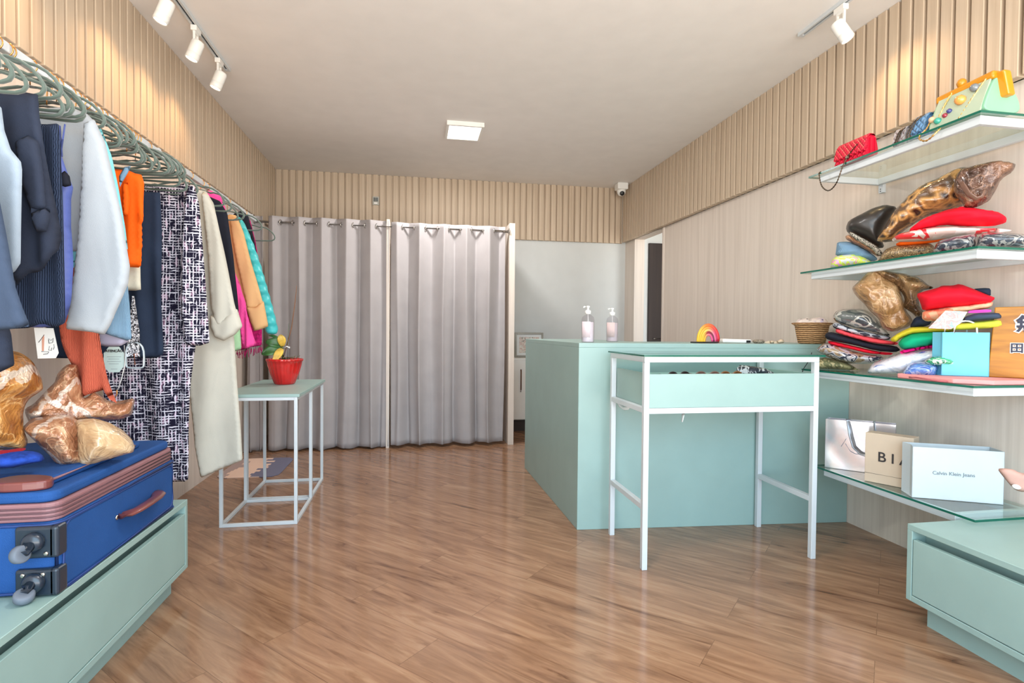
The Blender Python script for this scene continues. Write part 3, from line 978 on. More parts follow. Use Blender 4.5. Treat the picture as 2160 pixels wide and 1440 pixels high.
# potted orchid
c = Vector((-.845, 3.80, .735))
t = thing('potted_plant', 'orchid with yellowing leaves in a red fluted pot on the white table', 'plant', c)
RED = mat('red_glazed_pot', (196, 28, 28), .22, var=.12, vscale=10, coat=.6)
b = BM(); lathe(b, [(.058, 0), (.064, .006), (.088, .07), (.103, .125), (.107, .150), (.112, .152), (.113, .166), (.106, .168), (.100, .160), (.098, .14)], c, 96, flute=.022, nf=24)
obj('pot', b, RED, t, smooth=True)
b = BM(); lathe(b, [(.096, .135), (.08, .150), (.03, .158)], c, 24, flute=.06, nf=7)
o = obj('bark_mix', b, blotch('bark', [(44, 34, 28), (90, 70, 54), (58, 44, 34)], 60), t)
b = BM()
for k in range(26):
    a = rnd.random() * 2 * PI; r = rnd.random() * .07
    p = c + Vector((r * math.cos(a), r * math.sin(a), .15)); d = Vector((rnd.uniform(-1, 1), rnd.uniform(-1, 1), rnd.uniform(.2, .9))) * .045
    tube(b, [p, p + d * .5 + Vector((0, 0, .012)), p + d], [.004, .0035, .002], 5)
obj('aerial_roots', b, mat('orchid_roots', (112, 104, 80), .8, var=.2), t, smooth=True)


def leaf(p, d, up, L, W, m):
    p = Vector(p); d = Vector(d).normalized(); s = d.cross(Vector(up)).normalized(); u = s.cross(d)
    b = BM(); n = 12; rows = []
    for i in range(n + 1):
        q = i / n; w = W * math.sin(PI * min(1, q * .9 + .08)) ** .7 * (1 if q < .97 else .5)
        cc = p + d * L * q + u * (.18 * L * math.sin(PI * q * .8)) - Vector((0, 0, 1)) * L * .25 * q * q
        rows.append([b.verts.new(cc + s * w * e + u * (abs(e) * W * .25)) for e in (-1, -.5, 0, .5, 1)])
    for A_, B_ in zip(rows, rows[1:]):
        for j in range(4): b.faces.new((A_[j], A_[j + 1], B_[j + 1], B_[j]))
    o = obj('leaf', b, m, t, smooth=True, normals=False)
    o.modifiers.new('thickness', 'SOLIDIFY').thickness = .003


GRN = mat('green_leaf', (52, 96, 44), .4, var=.25, vscale=20)
YEL = mat('yellow_leaf', (212, 176, 72), .45, var=.2, vscale=18)
q = c + Vector((-.01, -.01, .16))
n0 = q + Vector((0, -.012, .085))
leaf(n0 + Vector((0, .006, .005)), (-.85, -.12, .50), (.1, -1, .25), .115, .034, GRN)
leaf(n0 + Vector((-.004, -.004, -.018)), (-.92, -.2, -.02), (0, -1, .35), .118, .036, GRN)
leaf(n0 + Vector((.004, -.012, -.012)), (-.55, -.45, -.70), (.3, -1, .2), .09, .024, YEL)
leaf(n0 + Vector((.002, 0, .004)), (-.12, -.1, 1), (.25, -1, .1), .105, .025, YEL)
leaf(n0 + Vector((0, .01, .02)), (-.9, .1, .75), (-.1, -.6, .8), .12, .012, GRN)
b = BM(); tube(b, [q, q + Vector((.0, -.005, .06)), q + Vector((-.005, -.005, .13))], [.008, .007, .004], 7)
obj('stem', b, mat('orchid_stem', (96, 110, 60), .5), t, smooth=True)
b = BM(); s0 = q + Vector((.025, .0, .03)); tube(b, [q + Vector((.005, 0, .02)), s0 + Vector((.0, 0, .06)), s0 + Vector((.03, 0, .18)), s0 + Vector((.052, 0, .35)), s0 + Vector((.062, 0, .46))], [.004, .004, .0035, .003, .0015], 7)
obj('dry_spike', b, mat('dry_spike', (128, 90, 66), .7), t, smooth=True)['label'] = 'dry brown flower spike'
b = BM(); tube(b, [q + Vector((.032, -.01, -.02)), q + Vector((.034, -.01, .14)), q + Vector((.04, -.005, .24))], .0018, 6)
obj('support_stake', b, mat('green_stake', (96, 108, 88), .5), t, smooth=True)
b = BM(); tube(b, [q + Vector((.012, -.012, .075)), q + Vector((.03, -.02, .09)), q + Vector((.045, -.012, .078)), q + Vector((.04, .008, .085))], .004, 6)
obj('tie', b, PAPER, t, smooth=True)['label'] = 'white tie'

# floor mat by the fitting room
m_, nt_, b_ = new_mat('printed_mat')
v_ = coords(nt_)
sx = N(nt_, 'ShaderNodeSeparateXYZ'); nt_.links.new(v_, sx.inputs[0])
nz = N(nt_, 'ShaderNodeTexBrick', Scale=1.0); nz.inputs['Brick Width'].default_value = .3; nz.inputs['Row Height'].default_value = .05
nz.inputs['Color1'].default_value = (0, 0, 0, 1); nz.inputs['Color2'].default_value = (1, 1, 1, 1); nz.inputs['Mortar Size'].default_value = 0
nt_.links.new(v_, nz.inputs['Vector'])
ma = N(nt_, 'ShaderNodeMath', operation='MULTIPLY_ADD'); ma.inputs[1].default_value = .09
nt_.links.new(nz.outputs['Color'], ma.inputs[0]); nt_.links.new(sx.outputs['X'], ma.inputs[2])
mr = N(nt_, 'ShaderNodeMapRange'); mr.inputs['From Min'].default_value = -.3; mr.inputs['From Max'].default_value = .3
nt_.links.new(ma.outputs[0], mr.inputs['Value'])
cc_ = ramp(nt_, mr.outputs[0], ((0, (170, 150, 146)), (.36, (226, 196, 178)), (.66, (112, 112, 134))), 'CONSTANT')
nt_.links.new(cc_, b_.inputs['Base Color']); b_.inputs['Roughness'].default_value = .9
pts = [at(452, 1011, Z=0), at(586, 1001, Z=0), at(602, 966, Z=0), at(500, 972, Z=0)]
b = BM(); P = smooth_poly([(-1.44, 4.27), (-1.0, 4.27), (-1.0, 4.88), (-1.44, 4.88)], 2, .1)
prism(b, P, (0, 0, 0), (1, 0, 0), (0, 1, 0), (0, 0, 1), .006)
t = obj('floor_mat', b, m_, bevel=.001)
tag(t, 'small grey and beige printed mat on the floor before the left curtain', 'mat')

# ================================================================== clothes rail
RX, RZT = -1.195, 1.921
t = thing('clothes_rail', 'long white clothes rail fixed along the left wall, full of hangers', 'clothes rail', (RX, 2.6, 1.9))
obj('rail_bar', bx(RX - .012, RX + .012, .7, 4.42, RZT - .015, RZT + .015), WHITE, t, bevel=.003)
for y in (1.15, 2.86, 4.36):
    b = BM(); bar(b, (RX, y, RZT + .022), (XL + .03, y, RZT + .022), .02, .012); box(b, XL + .001, XL + .012, y - .03, y + .03, RZT - .02, RZT + .06)
    bar(b, (XL + .012, y, RZT + .022), (XL + .03, y, RZT + .022), .02, .012)
    obj('wall_bracket', b, WHITE, t)

VELVET = mat('sage_velvet', (82, 98, 90), .75, var=.05, sheen=.4)


def hanger(Y, label, yaw=0, roll=0, dz=0, group='sage velvet hangers on the rail', fancy=True):
    t = thing('clothes_hanger', label, 'hanger', (RX, Y, 1.70 + dz), group)
    M_ = Matrix.Translation((RX, Y, RZT + .018)) @ Matrix.Rotation(yaw, 4, 'Z') @ Matrix.Rotation(roll, 4, 'Y')
    # outline of half the body relative to the top of the rail: neck, shoulder notch, rounded end, bottom bar
    half = [(0, -.085), (.03, -.088), (.06, -.094), (.09, -.101), (.105, -.107), (.12, -.104), (.15, -.112), (.175, -.127),
            (.195, -.147), (.207, -.165), (.210, -.180), (.203, -.193), (.188, -.200), (.16, -.202), (.08, -.202)]
    loop = [(x, z) for x, z in half] + [(-x, z) for x, z in half[::-1][:-1]]
    pts = [M_ @ Vector((x, 0, z + dz)) for x, z in loop]
    b = BM(); tube(b, pts, .0075, 8, closed=True, flat=.62)
    obj('hanger_body', b, VELVET, t, smooth=True)
    hp = [(0, -.085)] + [(0, -.058)] + [(.0 + .021 * math.sin(a) , -.021 + .021 * -math.cos(a) + .0) for a in np.linspace(0.1, 4.4, 12)]
    b = BM(); tube(b, [M_ @ Vector((x, 0, z + (dz if i < 2 else 0))) for i, (x, z) in enumerate(hp)], .0021, 7)
    obj('hook', b, GOLD, t, smooth=True)['label'] = 'gold wire hook'
    return t


_hr = random.Random(11)
def H(Y, label, yaw=None, roll=None, dz=0, group='sage velvet hangers on the rail'):
    return hanger(Y, label, math.radians(_hr.uniform(-3, 3)) if yaw is None else math.radians(yaw), math.radians(_hr.uniform(-2.5, 2.5)) if roll is None else math.radians(roll), dz or _hr.choice((0, -.004, -.014, -.03)), group)


H(1.50, 'sage velvet hanger at the near end of the rail, above the slate jacket', 5, 0)
H(1.56, 'sage velvet hanger holding the pale blue vest', 2, 1)
H(1.61, 'sage velvet hanger just behind the pale blue vest', 4, 2)
H(1.69, 'sage velvet hanger holding the navy sweatshirt', 2, 3.0)
H(1.75, 'sage velvet hanger standing tallest between the navy sweatshirt and the white blazer', -2, -1.5)
H(1.775, 'sage velvet hanger holding the ribbed navy skirt', 0, 2.5)
for y, r_ in ((1.80, 3), (1.825, 2)): H(y, 'sage velvet hanger crowded between the navy skirt and the white blazer', None, r_)
H(1.865, 'sage velvet hanger just before the white blazer, upper of two', 0, .5)
H(1.88, 'sage velvet hanger with the blue strappy top, lower of two before the white blazer', 1, 4)
H(1.97, 'sage velvet hanger inside the white blazer', 0, 0)
for y in (2.05, 2.075, 2.10): H(y, 'sage velvet hanger in the cluster right behind the white blazer', 5)
H(2.17, 'sage velvet hanger standing out above the orange blouse', -4, -1)
for y in (2.205, 2.23): H(y, 'sage velvet hanger behind the white blazer, beside the orange blouse', None, 2)
H(2.26, 'sage velvet hanger holding the orange blouse', 3, 4)
H(2.30, 'sage velvet hanger just past the orange blouse', 6, 3)
for y in (2.34, 2.375): H(y, 'sage velvet hanger over the dark navy trousers', None, 3)
H(2.43, 'sage velvet hanger standing tallest over the dark navy trousers', -4, -2.5)
for y in (2.46, 2.485, 2.51, 2.535, 2.56, 2.585, 2.61, 2.635): H(y, 'sage velvet hanger in the tight fan in front of the tweed coat', None, None)
H(2.73, 'sage velvet hanger inside the black and white tweed coat', 0, 0)
H(3.09, 'sage velvet hanger inside the long cream coat', 0, 0)
H(3.20, 'sage velvet hanger inside the plain black shirt', 0, 0)
H(3.36, 'sage velvet hanger between the pink blouse and the tan coat, lower one', -4, 3)
H(3.44, 'sage velvet hanger above the tan coat, tilted up', -9, -2)
H(3.80, 'sage velvet hanger inside the turquoise padded jacket', 0, 0)
H(4.15, 'sage velvet hanger holding the magenta jacket at the far end of the rail', -4, 0)


# ------------------------------------------------------------------ garments
def mirrored(right, pl, lim=-.285):
    """right-hand contour in the photograph's pixels -> closed outline in plane units, mirrored about the rail"""
    R_ = [pl.uv(*q) for q in right]
    L_ = [(max(-a, lim), b) for a, b in R_]
    return R_ + L_[::-1]


def shoulder(pl, w=.20, z=1.865):
    return [(.035, z), (.09, z - .02), (.15, z - .055), (w, z - .10)]


def garment(name, label, cat, Y, m, contour=None, poly=None, yaw=0, T=.05, fold=.014, lam=.10, seed=0, neck=True, s=.012, R=.011, crumple=0, lim=-.285, group=None, off=0):
    pl = hang_plane(Y, math.radians(yaw))
    P = mirrored(contour, pl, lim) if contour else [pl.uv(*q) for q in poly]
    b = BM(); pillow(b, P, pl, min(T, .06) * .5, s=s, fold=fold * 1.6, lam=lam, seed=seed, crumple=crumple, R=R, off=off, corner=.06)
    o = obj(name, b, m, smooth=True)
    tag(o, label, cat, group)
    return o


def piece(name, parent, Y, m, poly, yaw=0, T=.05, fold=.01, lam=.08, seed=0, s=.011, R=.013, label=None, crumple=0, off=0):
    pl = hang_plane(Y, math.radians(yaw))
    b = BM(); pillow(b, [pl.uv(*q) for q in poly], pl, T * .48, s=s, fold=fold * 1.6, lam=lam, seed=seed, R=R, crumple=crumple, off=off, corner=.07)
    o = obj(name, b, m, parent, smooth=True)
    if label: o['label'] = label
    return o


SLATE = cloth('slate_cloth', (62, 74, 94))
NAVY = cloth('navy_cloth', (45, 51, 66)); NAVYR = rib_mat('navy_rib', (56, 68, 92), (30, 38, 56), 420)
NAVY2 = cloth('navy_dark_cloth', (38, 48, 66), var=.12)
PALEB = cloth('pale_blue_cloth', (150, 163, 176), var=.02)
WHT = cloth('white_crepe', (166, 172, 178), var=.015)
AQUA = cloth('aqua_lining', (130, 206, 214), rough=.5)
BLUE = cloth('blue_satin', (84, 100, 168), rough=.45, spec=.4)
DENIM = rib_mat('denim_cloth', (142, 178, 206), (118, 156, 190), 900)
LAV = cloth('lavender_lining', (172, 168, 188))
TERRA = rib_mat('terracotta_rib', (204, 104, 80), (158, 72, 56), 620)
ORNG = cloth('orange_cloth', (250, 98, 18), var=.06, rough=.7)
BEIGE = cloth('beige_cloth', (206, 202, 184))
TWEED = tweed_mat('tweed_cloth', (30, 28, 46), (222, 220, 232), (206, 158, 188))
CREAM = cloth('cream_wool', (200, 198, 186), var=.02)
BLK = cloth('black_cloth', (34, 36, 46))
PINK = cloth('pink_cloth', (236, 78, 156), var=.05, rough=.6)
MINT = cloth('mint_cloth', (168, 210, 168))
MAG = cloth('magenta_cloth', (170, 28, 98), var=.25, vscale=60, bump=.6)
TAN = cloth('tan_wool', (212, 172, 122), var=.03)
TURQ = mat('turquoise_nylon', (64, 188, 192), .45, var=.06, bump=.2, bscale=60)

# near end of the rail
garment('jacket', 'slate blue jacket cut off by the left picture edge, nearest on the rail', 'jacket', 1.48, SLATE,
        poly=[(-260, 250), (-120, 215), (-50, 300), (0, 415), (34, 600), (72, 688), (0, 697), (-160, 700), (-300, 690)], seed=1, T=.05, fold=.008)
garment('trousers', 'dark slate trousers hanging lowest at the left picture edge', 'trousers', 1.53, NAVY,
        poly=[(-200, 620), (-60, 640), (20, 690), (24, 705), (30, 770), (0, 789), (-80, 800), (-200, 800)], seed=2, T=.045)
garment('vest', 'pale blue sleeveless vest behind the slate jacket', 'vest', 1.575, PALEB,
        poly=[(-260, 240), (-130, 200), (-40, 205), (2, 225), (8, 275), (22, 315), (46, 342), (49, 360), (48, 555), (34, 572), (10, 585), (-160, 590), (-260, 580)], seed=3, T=.045, fold=.008)
o = garment('sweatshirt', 'navy sweatshirt with a rolled sleeve, hanging beside the pale blue vest', 'sweatshirt', 1.68, NAVY,
            poly=[(-180, 250), (-60, 190), (10, 196), (40, 192), (82, 200), (86, 240), (104, 330), (124, 440), (132, 500), (128, 528), (112, 552), (88, 570), (62, 578), (54, 592), (42, 604), (34, 590), (20, 560), (-40, 500), (-140, 480)], seed=4, T=.06, fold=.016, lam=.07)
piece('sleeve', o, 1.645, NAVY, [(34, 300), (60, 285), (84, 300), (98, 372), (107, 440), (86, 448), (66, 446), (52, 400), (40, 350)], seed=5, T=.055, fold=.012, lam=.09)
piece('sleeve_cuff', o, 1.625, NAVY, [(64, 438), (84, 443), (107, 436), (104, 462), (98, 488), (76, 490), (68, 470)], seed=6, T=.065, fold=.002, R=.008)
garment('skirt', 'ribbed navy knit skirt beneath the navy sweatshirt', 'skirt', 1.765, NAVYR,
        poly=[(-60, 300), (60, 262), (126, 262), (130, 300), (135, 420), (139, 680), (112, 691), (96, 683), (88, 684), (60, 692), (-80, 700)], seed=7, T=.04, fold=.012, lam=.06)
o = garment('strappy_top', 'blue satin strappy top squeezed beside the white blazer', 'top', 1.835, BLUE,
            poly=[(40, 340), (100, 330), (130, 322), (150, 385), (154, 396), (150, 420), (150, 480), (156, 560), (152, 630), (140, 684), (100, 690), (30, 690)], seed=8, T=.04, fold=.014, lam=.05)
piece('lace_trim', o, 1.80, BLK, [(128, 368), (138, 360), (148, 372), (152, 392), (140, 396), (130, 392)], T=.03, crumple=.008, s=.008, label='black lace trim')
for xs in (((126, 265), (131, 330)), ((137, 262), (128, 325))):
    pl = hang_plane(1.82); b = BM(); tube(b, [pl.p(*pl.uv(*xs[0])), pl.p(*pl.uv(*xs[1]))], .004, 6, flat=.4); obj('strap', b, BLUE, o, smooth=True)

# white blazer
o = garment('blazer', 'white blazer with wide sleeve and aqua lining, biggest light garment near the front', 'blazer', 1.965, WHT,
            poly=[(-160, 300), (-20, 240), (90, 228), (150, 226), (184, 240), (203, 260), (222, 320), (236, 400), (244, 470), (230, 520), (160, 533), (130, 535), (-20, 545), (-140, 540)], seed=9, T=.07, fold=.01, lam=.14)
piece('sleeve', o, 1.915, WHT, [(178, 262), (200, 252), (222, 300), (240, 380), (258, 460), (272, 540), (276, 562), (273, 600), (256, 640), (236, 685), (222, 706), (196, 700), (137, 694), (148, 640), (160, 560), (168, 480), (174, 380)], seed=10, T=.075, fold=.012, lam=.12)
piece('lining', o, 1.99, AQUA, [(205, 262), (216, 275), (236, 330), (252, 400), (266, 480), (272, 530), (250, 500), (225, 400)], seed=11, T=.03, fold=.004, label='aqua lining')
piece('lining', o, 1.95, AQUA, [(150, 530), (162, 530), (160, 552), (156, 566), (150, 560)], T=.02, s=.008, fold=0, label='aqua lining')

garment('cardigan', 'terracotta ribbed cardigan draped over the gold plastic bags', 'cardigan', 2.05, TERRA,
        poly=[(60, 420), (150, 400), (190, 420), (205, 620), (206, 690), (214, 740), (229, 790), (248, 850), (236, 842), (218, 822), (206, 826), (172, 838), (166, 800), (152, 760), (134, 712), (122, 660), (90, 560)], seed=12, T=.05, fold=.016, lam=.06)
o = garment('denim_skirt', 'light blue denim skirt with frayed hem behind the white blazer', 'skirt', 2.10, DENIM,
            poly=[(150, 430), (220, 415), (250, 420), (262, 520), (272, 620), (281, 714), (268, 719), (250, 712), (238, 708), (224, 704), (200, 700), (140, 705)], seed=13, T=.045, fold=.012)
piece('lining', o, 2.12, LAV, [(205, 690), (240, 700), (268, 712), (274, 720), (258, 729), (225, 731), (208, 727)], T=.03, fold=.006, label='grey lavender lining')
piece('waistband', o, 2.085, DENIM, [(252, 372), (262, 352), (278, 350), (270, 366), (259, 384), (254, 396)], T=.03, s=.008, crumple=.008)
o = garment('blouse', 'bright orange blouse hanging in front of the dark navy trousers', 'blouse', 2.235, ORNG,
            contour=[(268, 358), (286, 366), (300, 369), (307, 388), (307, 425), (309, 468), (303, 474), (302, 520), (297, 560), (290, 564)], seed=14, T=.06, fold=.02, lam=.06)
piece('sleeve', o, 2.20, ORNG, [(258, 392), (270, 380), (276, 420), (274, 452), (268, 458), (262, 456), (259, 430)], seed=15, T=.045, fold=.008)
garment('shirt', 'pale beige shirt whose tail shows below the orange blouse', 'shirt', 2.285, BEIGE,
        contour=[(285, 420), (296, 500), (299, 595), (300, 612), (286, 613)], seed=16, T=.04, fold=.012)
garment('trousers', 'dark navy trousers beside the black and white tweed coat', 'trousers', 2.40, NAVY2,
        contour=[(316, 404), (339, 406), (343, 480), (345, 640), (349, 738), (346, 748), (330, 755)], seed=17, T=.05, fold=.016, lam=.08)

# belt and tags hanging in the gap
pl = hang_plane(2.30)
t = thing('belt', 'silver rhinestone belt hanging between the denim skirt and navy trousers', 'belt', pl.p(*pl.uv(291, 775)))
m_, nt_, b_ = new_mat('rhinestones')
vo = N(nt_, 'ShaderNodeTexVoronoi', Scale=160); nt_.links.new(coords(nt_), vo.inputs['Vector'])
nt_.links.new(ramp(nt_, vo.outputs['Color'], ((.25, (40, 40, 46)), (.5, (150, 150, 156)), (.7, (245, 245, 250)))), b_.inputs['Base Color'])
b_.inputs['Metallic'].default_value = .5; b_.inputs['Roughness'].default_value = .3
add_bump(nt_, b_, vo.outputs['Distance'], .8, .004)
b = BM(); prism(b, [pl.uv(*q) for q in ((286, 625), (289, 625), (300, 700), (301, 752), (273, 752), (278, 700))], pl.o + pl.n * .02, pl.u, pl.v, pl.n, .006)
obj('strap', b, m_, t)
b = BM()
for ring_, r in (([(274, 722), (309, 722), (312, 770), (306, 775), (278, 775), (273, 770)], .006),):
    P = [pl.p(*q, .026) for q in smooth_poly([pl.uv(*q) for q in ring_], 2)]
    tube(b, P, r, 8, closed=True, flat=.5)
obj('buckle', b, mat('clear_buckle', (190, 206, 214), .12, .3, coat=.6), t, smooth=True)
b = BM(); tube(b, [pl.p(*pl.uv(291, 745), .03), pl.p(*pl.uv(293, 768), .03)], .003, 6); obj('prong', b, mat('copper_pin', (190, 120, 96), .3, .8), t, smooth=True)

pl = hang_plane(1.90, math.radians(8))
t = thing('price_tag', 'white card tag with a pencil drawing hanging below the navy skirt', 'tag', pl.p(*pl.uv(96, 756)))
P = [pl.uv(*q) for q in ((72, 691), (113, 692), (124, 744), (118, 755), (80, 756))]
b = BM(); prism(b, P, pl.o, pl.u, pl.v, pl.n, .0012); obj('card', b, PAPER, t)
b = BM(); tube(b, [pl.p(*pl.uv(93, 694), .001), pl.p(*pl.uv(94, 670), .002)], .001, 5); obj('string', b, PAPER, t)
b = BM(); prism(b, [pl.uv(*q) for q in ((89, 715), (93, 705), (94, 712), (93, 740), (89, 740))], pl.o + pl.n * .0012, pl.u, pl.v, pl.n, .0006)
obj('print', b, mat('pencil_print', (206, 150, 128), .8), t)
b = BM()
for A_ in ([(82, 722), (94, 706)], [(88, 741), (104, 742), (101, 746), (92, 747)]): tube(b, [pl.p(*pl.uv(*q), .002) for q in A_], .0009, 5)
for A_ in ([(103, 714), (108, 718), (113, 713), (112, 722), (104, 724), (103, 716)], [(105, 730), (103, 738), (109, 739), (110, 733)], [(114, 726), (115, 732), (113, 737)]):
    tube(b, [pl.p(*pl.uv(*q), .002) for q in A_], .0008, 5)
obj('handwriting', b, INK, t)

pl = hang_plane(2.22, math.radians(6))
t = thing('price_tag', 'pale green care tag headed ATENÇÃO hanging below the denim skirt', 'tag', pl.p(*pl.uv(241, 786)))
P = smooth_poly([pl.uv(*q) for q in ((219, 731), (262, 731), (262, 785), (219, 785))], 1)
b = BM(); prism(b, P, pl.o, pl.u, pl.v, pl.n, .0012); obj('card', b, mat('mint_card_tag', (192, 212, 208), .7), t)
pp = pl.p(*pl.uv(241, 740), .0013)
text('heading', 'ATENÇÃO', .0118, pp, pl.u, pl.v, INK, t, bold=.0004)
b = BM()
for yy, x0, x1 in ((752, 226, 256), (757, 229, 252), (762, 226, 256), (767, 230, 251), (778, 234, 248)):
    A_, B_ = pl.p(*pl.uv(x0, yy), .0014), pl.p(*pl.uv(x1, yy), .0014); bar(b, A_, B_, .0008, .0012)
obj('small_print', b, GREYINK, t)
b = BM(); tube(b, [pl.p(*pl.uv(263, 728), .004), pl.p(*pl.uv(264, 770), .004), pl.p(*pl.uv(257, 800), .004), pl.p(*pl.uv(249, 822), .004)], .0016, 6); obj('cord', b, PAPER, t, smooth=True)
b = BM(); tube(b, [pl.p(*pl.uv(240, 786)), pl.p(*pl.uv(242, 822))], .007, 6, flat=.3); obj('plastic_loop', b, CLEARP, t, smooth=True)
b = BM(); tube(b, [pl.p(*pl.uv(x_, y_), .004) for x_, y_ in ((236, 822), (238, 834), (244, 838), (248, 830), (247, 822))], .0022, 6); obj('pin', b, GOLD, t, smooth=True)['label'] = 'gold safety pin'

# long coats
o = garment('tweed_coat', 'long black and white tweed coat in the middle of the rail', 'coat', 2.74, TWEED,
            contour=[(355, 392), (392, 386), (407, 392), (418, 430), (424, 540), (420, 680), (414, 740), (408, 800), (403, 900), (401, 1008), (392, 1014)], seed=18, T=.09, fold=.022, lam=.12, lim=-.27)
piece('sleeve', o, 2.685, TWEED, [(396, 388), (410, 392), (420, 430), (428, 520), (438, 650), (444, 722), (420, 729), (394, 727), (384, 650), (384, 520), (390, 430)], seed=19, T=.085, fold=.014, lam=.09)
o = garment('long_coat', 'long cream wool coat with turned-up cuff beside the tweed coat', 'coat', 3.085, CREAM,
            poly=[(400, 405), (418, 400), (436, 404), (452, 430), (470, 520), (486, 640), (494, 720), (500, 800), (510, 900), (515, 968), (470, 988), (426, 1006), (412, 940), (400, 830), (396, 700), (392, 500)], seed=20, T=.08, fold=.014, lam=.16)
s_ = piece('sleeve', o, 3.03, CREAM, [(424, 402), (440, 410), (456, 450), (472, 520), (488, 600), (496, 640), (504, 668), (480, 690), (456, 684), (446, 650), (440, 540), (430, 450)], seed=21, T=.085, fold=.012)
piece('cuff', s_, 3.02, CREAM, [(444, 664), (470, 672), (500, 650), (512, 688), (496, 706), (472, 719), (454, 712), (444, 690)], seed=22, T=.105, fold=.006, R=.03)
garment('shirt', 'plain black shirt between the cream coat and the pink blouse', 'top', 3.21, BLK,
        poly=[(400, 425), (440, 414), (464, 424), (480, 450), (493, 540), (503, 660), (484, 664), (440, 660), (410, 600)], seed=23, T=.05)
garment('top', 'mint green top showing only its hem below the cream cuff', 'top', 3.29, MINT,
        poly=[(440, 440), (462, 450), (484, 560), (504, 660), (510, 736), (488, 742), (462, 742), (440, 640)], seed=24, T=.04, fold=.008)
o = garment('pink_blouse', 'hot pink blouse with gathered sleeve hanging over the white table', 'blouse', 3.38, PINK,
            poly=[(426, 404), (446, 402), (466, 414), (478, 450), (484, 500), (492, 560), (500, 620), (490, 690), (460, 700), (430, 690)], seed=25, T=.05)
piece('sleeve', o, 3.345, PINK, [(464, 412), (476, 440), (483, 500), (492, 560), (506, 602), (518, 640), (530, 690), (541, 726), (530, 732), (513, 736), (506, 700), (498, 655), (492, 610), (480, 550), (468, 470)], seed=26, T=.06, fold=.016, lam=.035)
o = garment('tan_coat', 'tan wool coat with deep cuff, right of the pink blouse', 'coat', 3.58, TAN,
            poly=[(470, 470), (484, 452), (498, 454), (512, 490), (526, 560), (534, 640), (520, 650), (490, 640), (474, 560)], seed=27, T=.06)
s_ = piece('sleeve', o, 3.53, TAN, [(484, 462), (500, 456), (514, 490), (530, 550), (546, 606), (556, 640), (540, 652), (522, 650), (512, 610), (502, 560), (490, 500)], seed=28, T=.075)
piece('cuff', s_, 3.52, TAN, [(519, 645), (538, 648), (556, 634), (566, 688), (552, 694), (536, 698), (528, 676)], T=.085, fold=.004, R=.03)
PUFF = TURQ
pl = hang_plane(3.80)
b = BM(); pillow(b, [pl.uv(*q) for q in ((480, 470), (496, 452), (512, 462), (528, 500), (545, 560), (556, 640), (540, 650), (510, 640), (488, 560))], pl, .06, s=.014, horiz=.006, lam=.12, seed=3)
o = obj('padded_jacket', b, TURQ, smooth=True); tag(o, 'turquoise padded jacket, its puffed sleeve right of the tan coat', 'jacket')
b = BM(); pl2 = hang_plane(3.75); pillow(b, [pl2.uv(*q) for q in ((500, 456), (514, 466), (530, 502), (546, 545), (562, 600), (576, 650), (586, 690), (586, 703), (576, 706), (563, 704), (552, 680), (544, 640), (528, 570), (514, 510))], pl2, .085, s=.012, horiz=.010, lam=.12, seed=4)
obj('sleeve', b, TURQ, o, smooth=True)
garment('black_cardigan', 'black cardigan behind the turquoise padded jacket', 'cardigan', 3.95, BLK,
        poly=[(480, 470), (494, 450), (512, 444), (524, 456), (536, 500), (552, 580), (560, 640), (530, 640), (500, 600)], seed=29, T=.05)
garment('boucle_jacket', 'magenta boucle jacket, last garment before the curtain', 'jacket', 4.14, MAG,
        poly=[(505, 480), (520, 462), (528, 464), (540, 510), (548, 560), (553, 640), (555, 690), (530, 694), (510, 640)], seed=30, T=.05, crumple=.008)
o = garment('scarf', 'dark magenta fringed scarf hanging below the pink sleeve', 'scarf', 3.66, MAG,
            poly=[(486, 640), (520, 640), (553, 650), (553, 728), (530, 732), (510, 738), (488, 741)], seed=31, T=.03, fold=.01)
b = BM(); pl = hang_plane(3.66)
for k in range(34):
    x = 489 + 64 * k / 33; y = 740 - 12 * k / 33
    p0, p1 = pl.p(*pl.uv(x, y - 3), .006 * rnd.uniform(-1, 1)), pl.p(*pl.uv(x + rnd.uniform(-2, 2), y + rnd.uniform(9, 20)), .01 * rnd.uniform(-1, 1))
    tube(b, [p0, (p0 + p1) / 2 + Vector((rnd.uniform(-.004, .004), 0, 0)), p1], .0022, 5)
obj('fringe', b, cloth('fringe_yarn', (168, 40, 96), var=.2), o, smooth=True)

# ================================================================== suitcase with plastic bags
BT = .376
SB = mat('suitcase_canvas', (30, 76, 138), .75, var=.05, bump=.35, bscale=420, spec=.3)
TRIM = mat('mauve_trim', (146, 104, 108), .5, var=.05, stretch=(1, 1, 30))
LEA = mat('brown_leather', (112, 58, 54), .32, var=.12, coat=.3)
SX0, SX1, SY0, SY1 = -1.455, -.948, 1.655, 2.395
t = thing('suitcase', 'large blue canvas suitcase lying flat on the left bench', 'suitcase', ((SX0 + SX1) / 2, (SY0 + SY1) / 2, BT))


def rbox(b, x0, x1, y0, y1, z0, z1, r, n=6):
    P = []
    for cx, cy, a0 in ((x1 - r, y1 - r, 0), (x0 + r, y1 - r, 90), (x0 + r, y0 + r, 180), (x1 - r, y0 + r, 270)):
        for k in range(n + 1):
            a = math.radians(a0 + 90 * k / n); P.append((cx + r * math.cos(a), cy + r * math.sin(a)))
    return prism(b, P, (0, 0, z0), (1, 0, 0), (0, 1, 0), (0, 0, 1), z1 - z0)


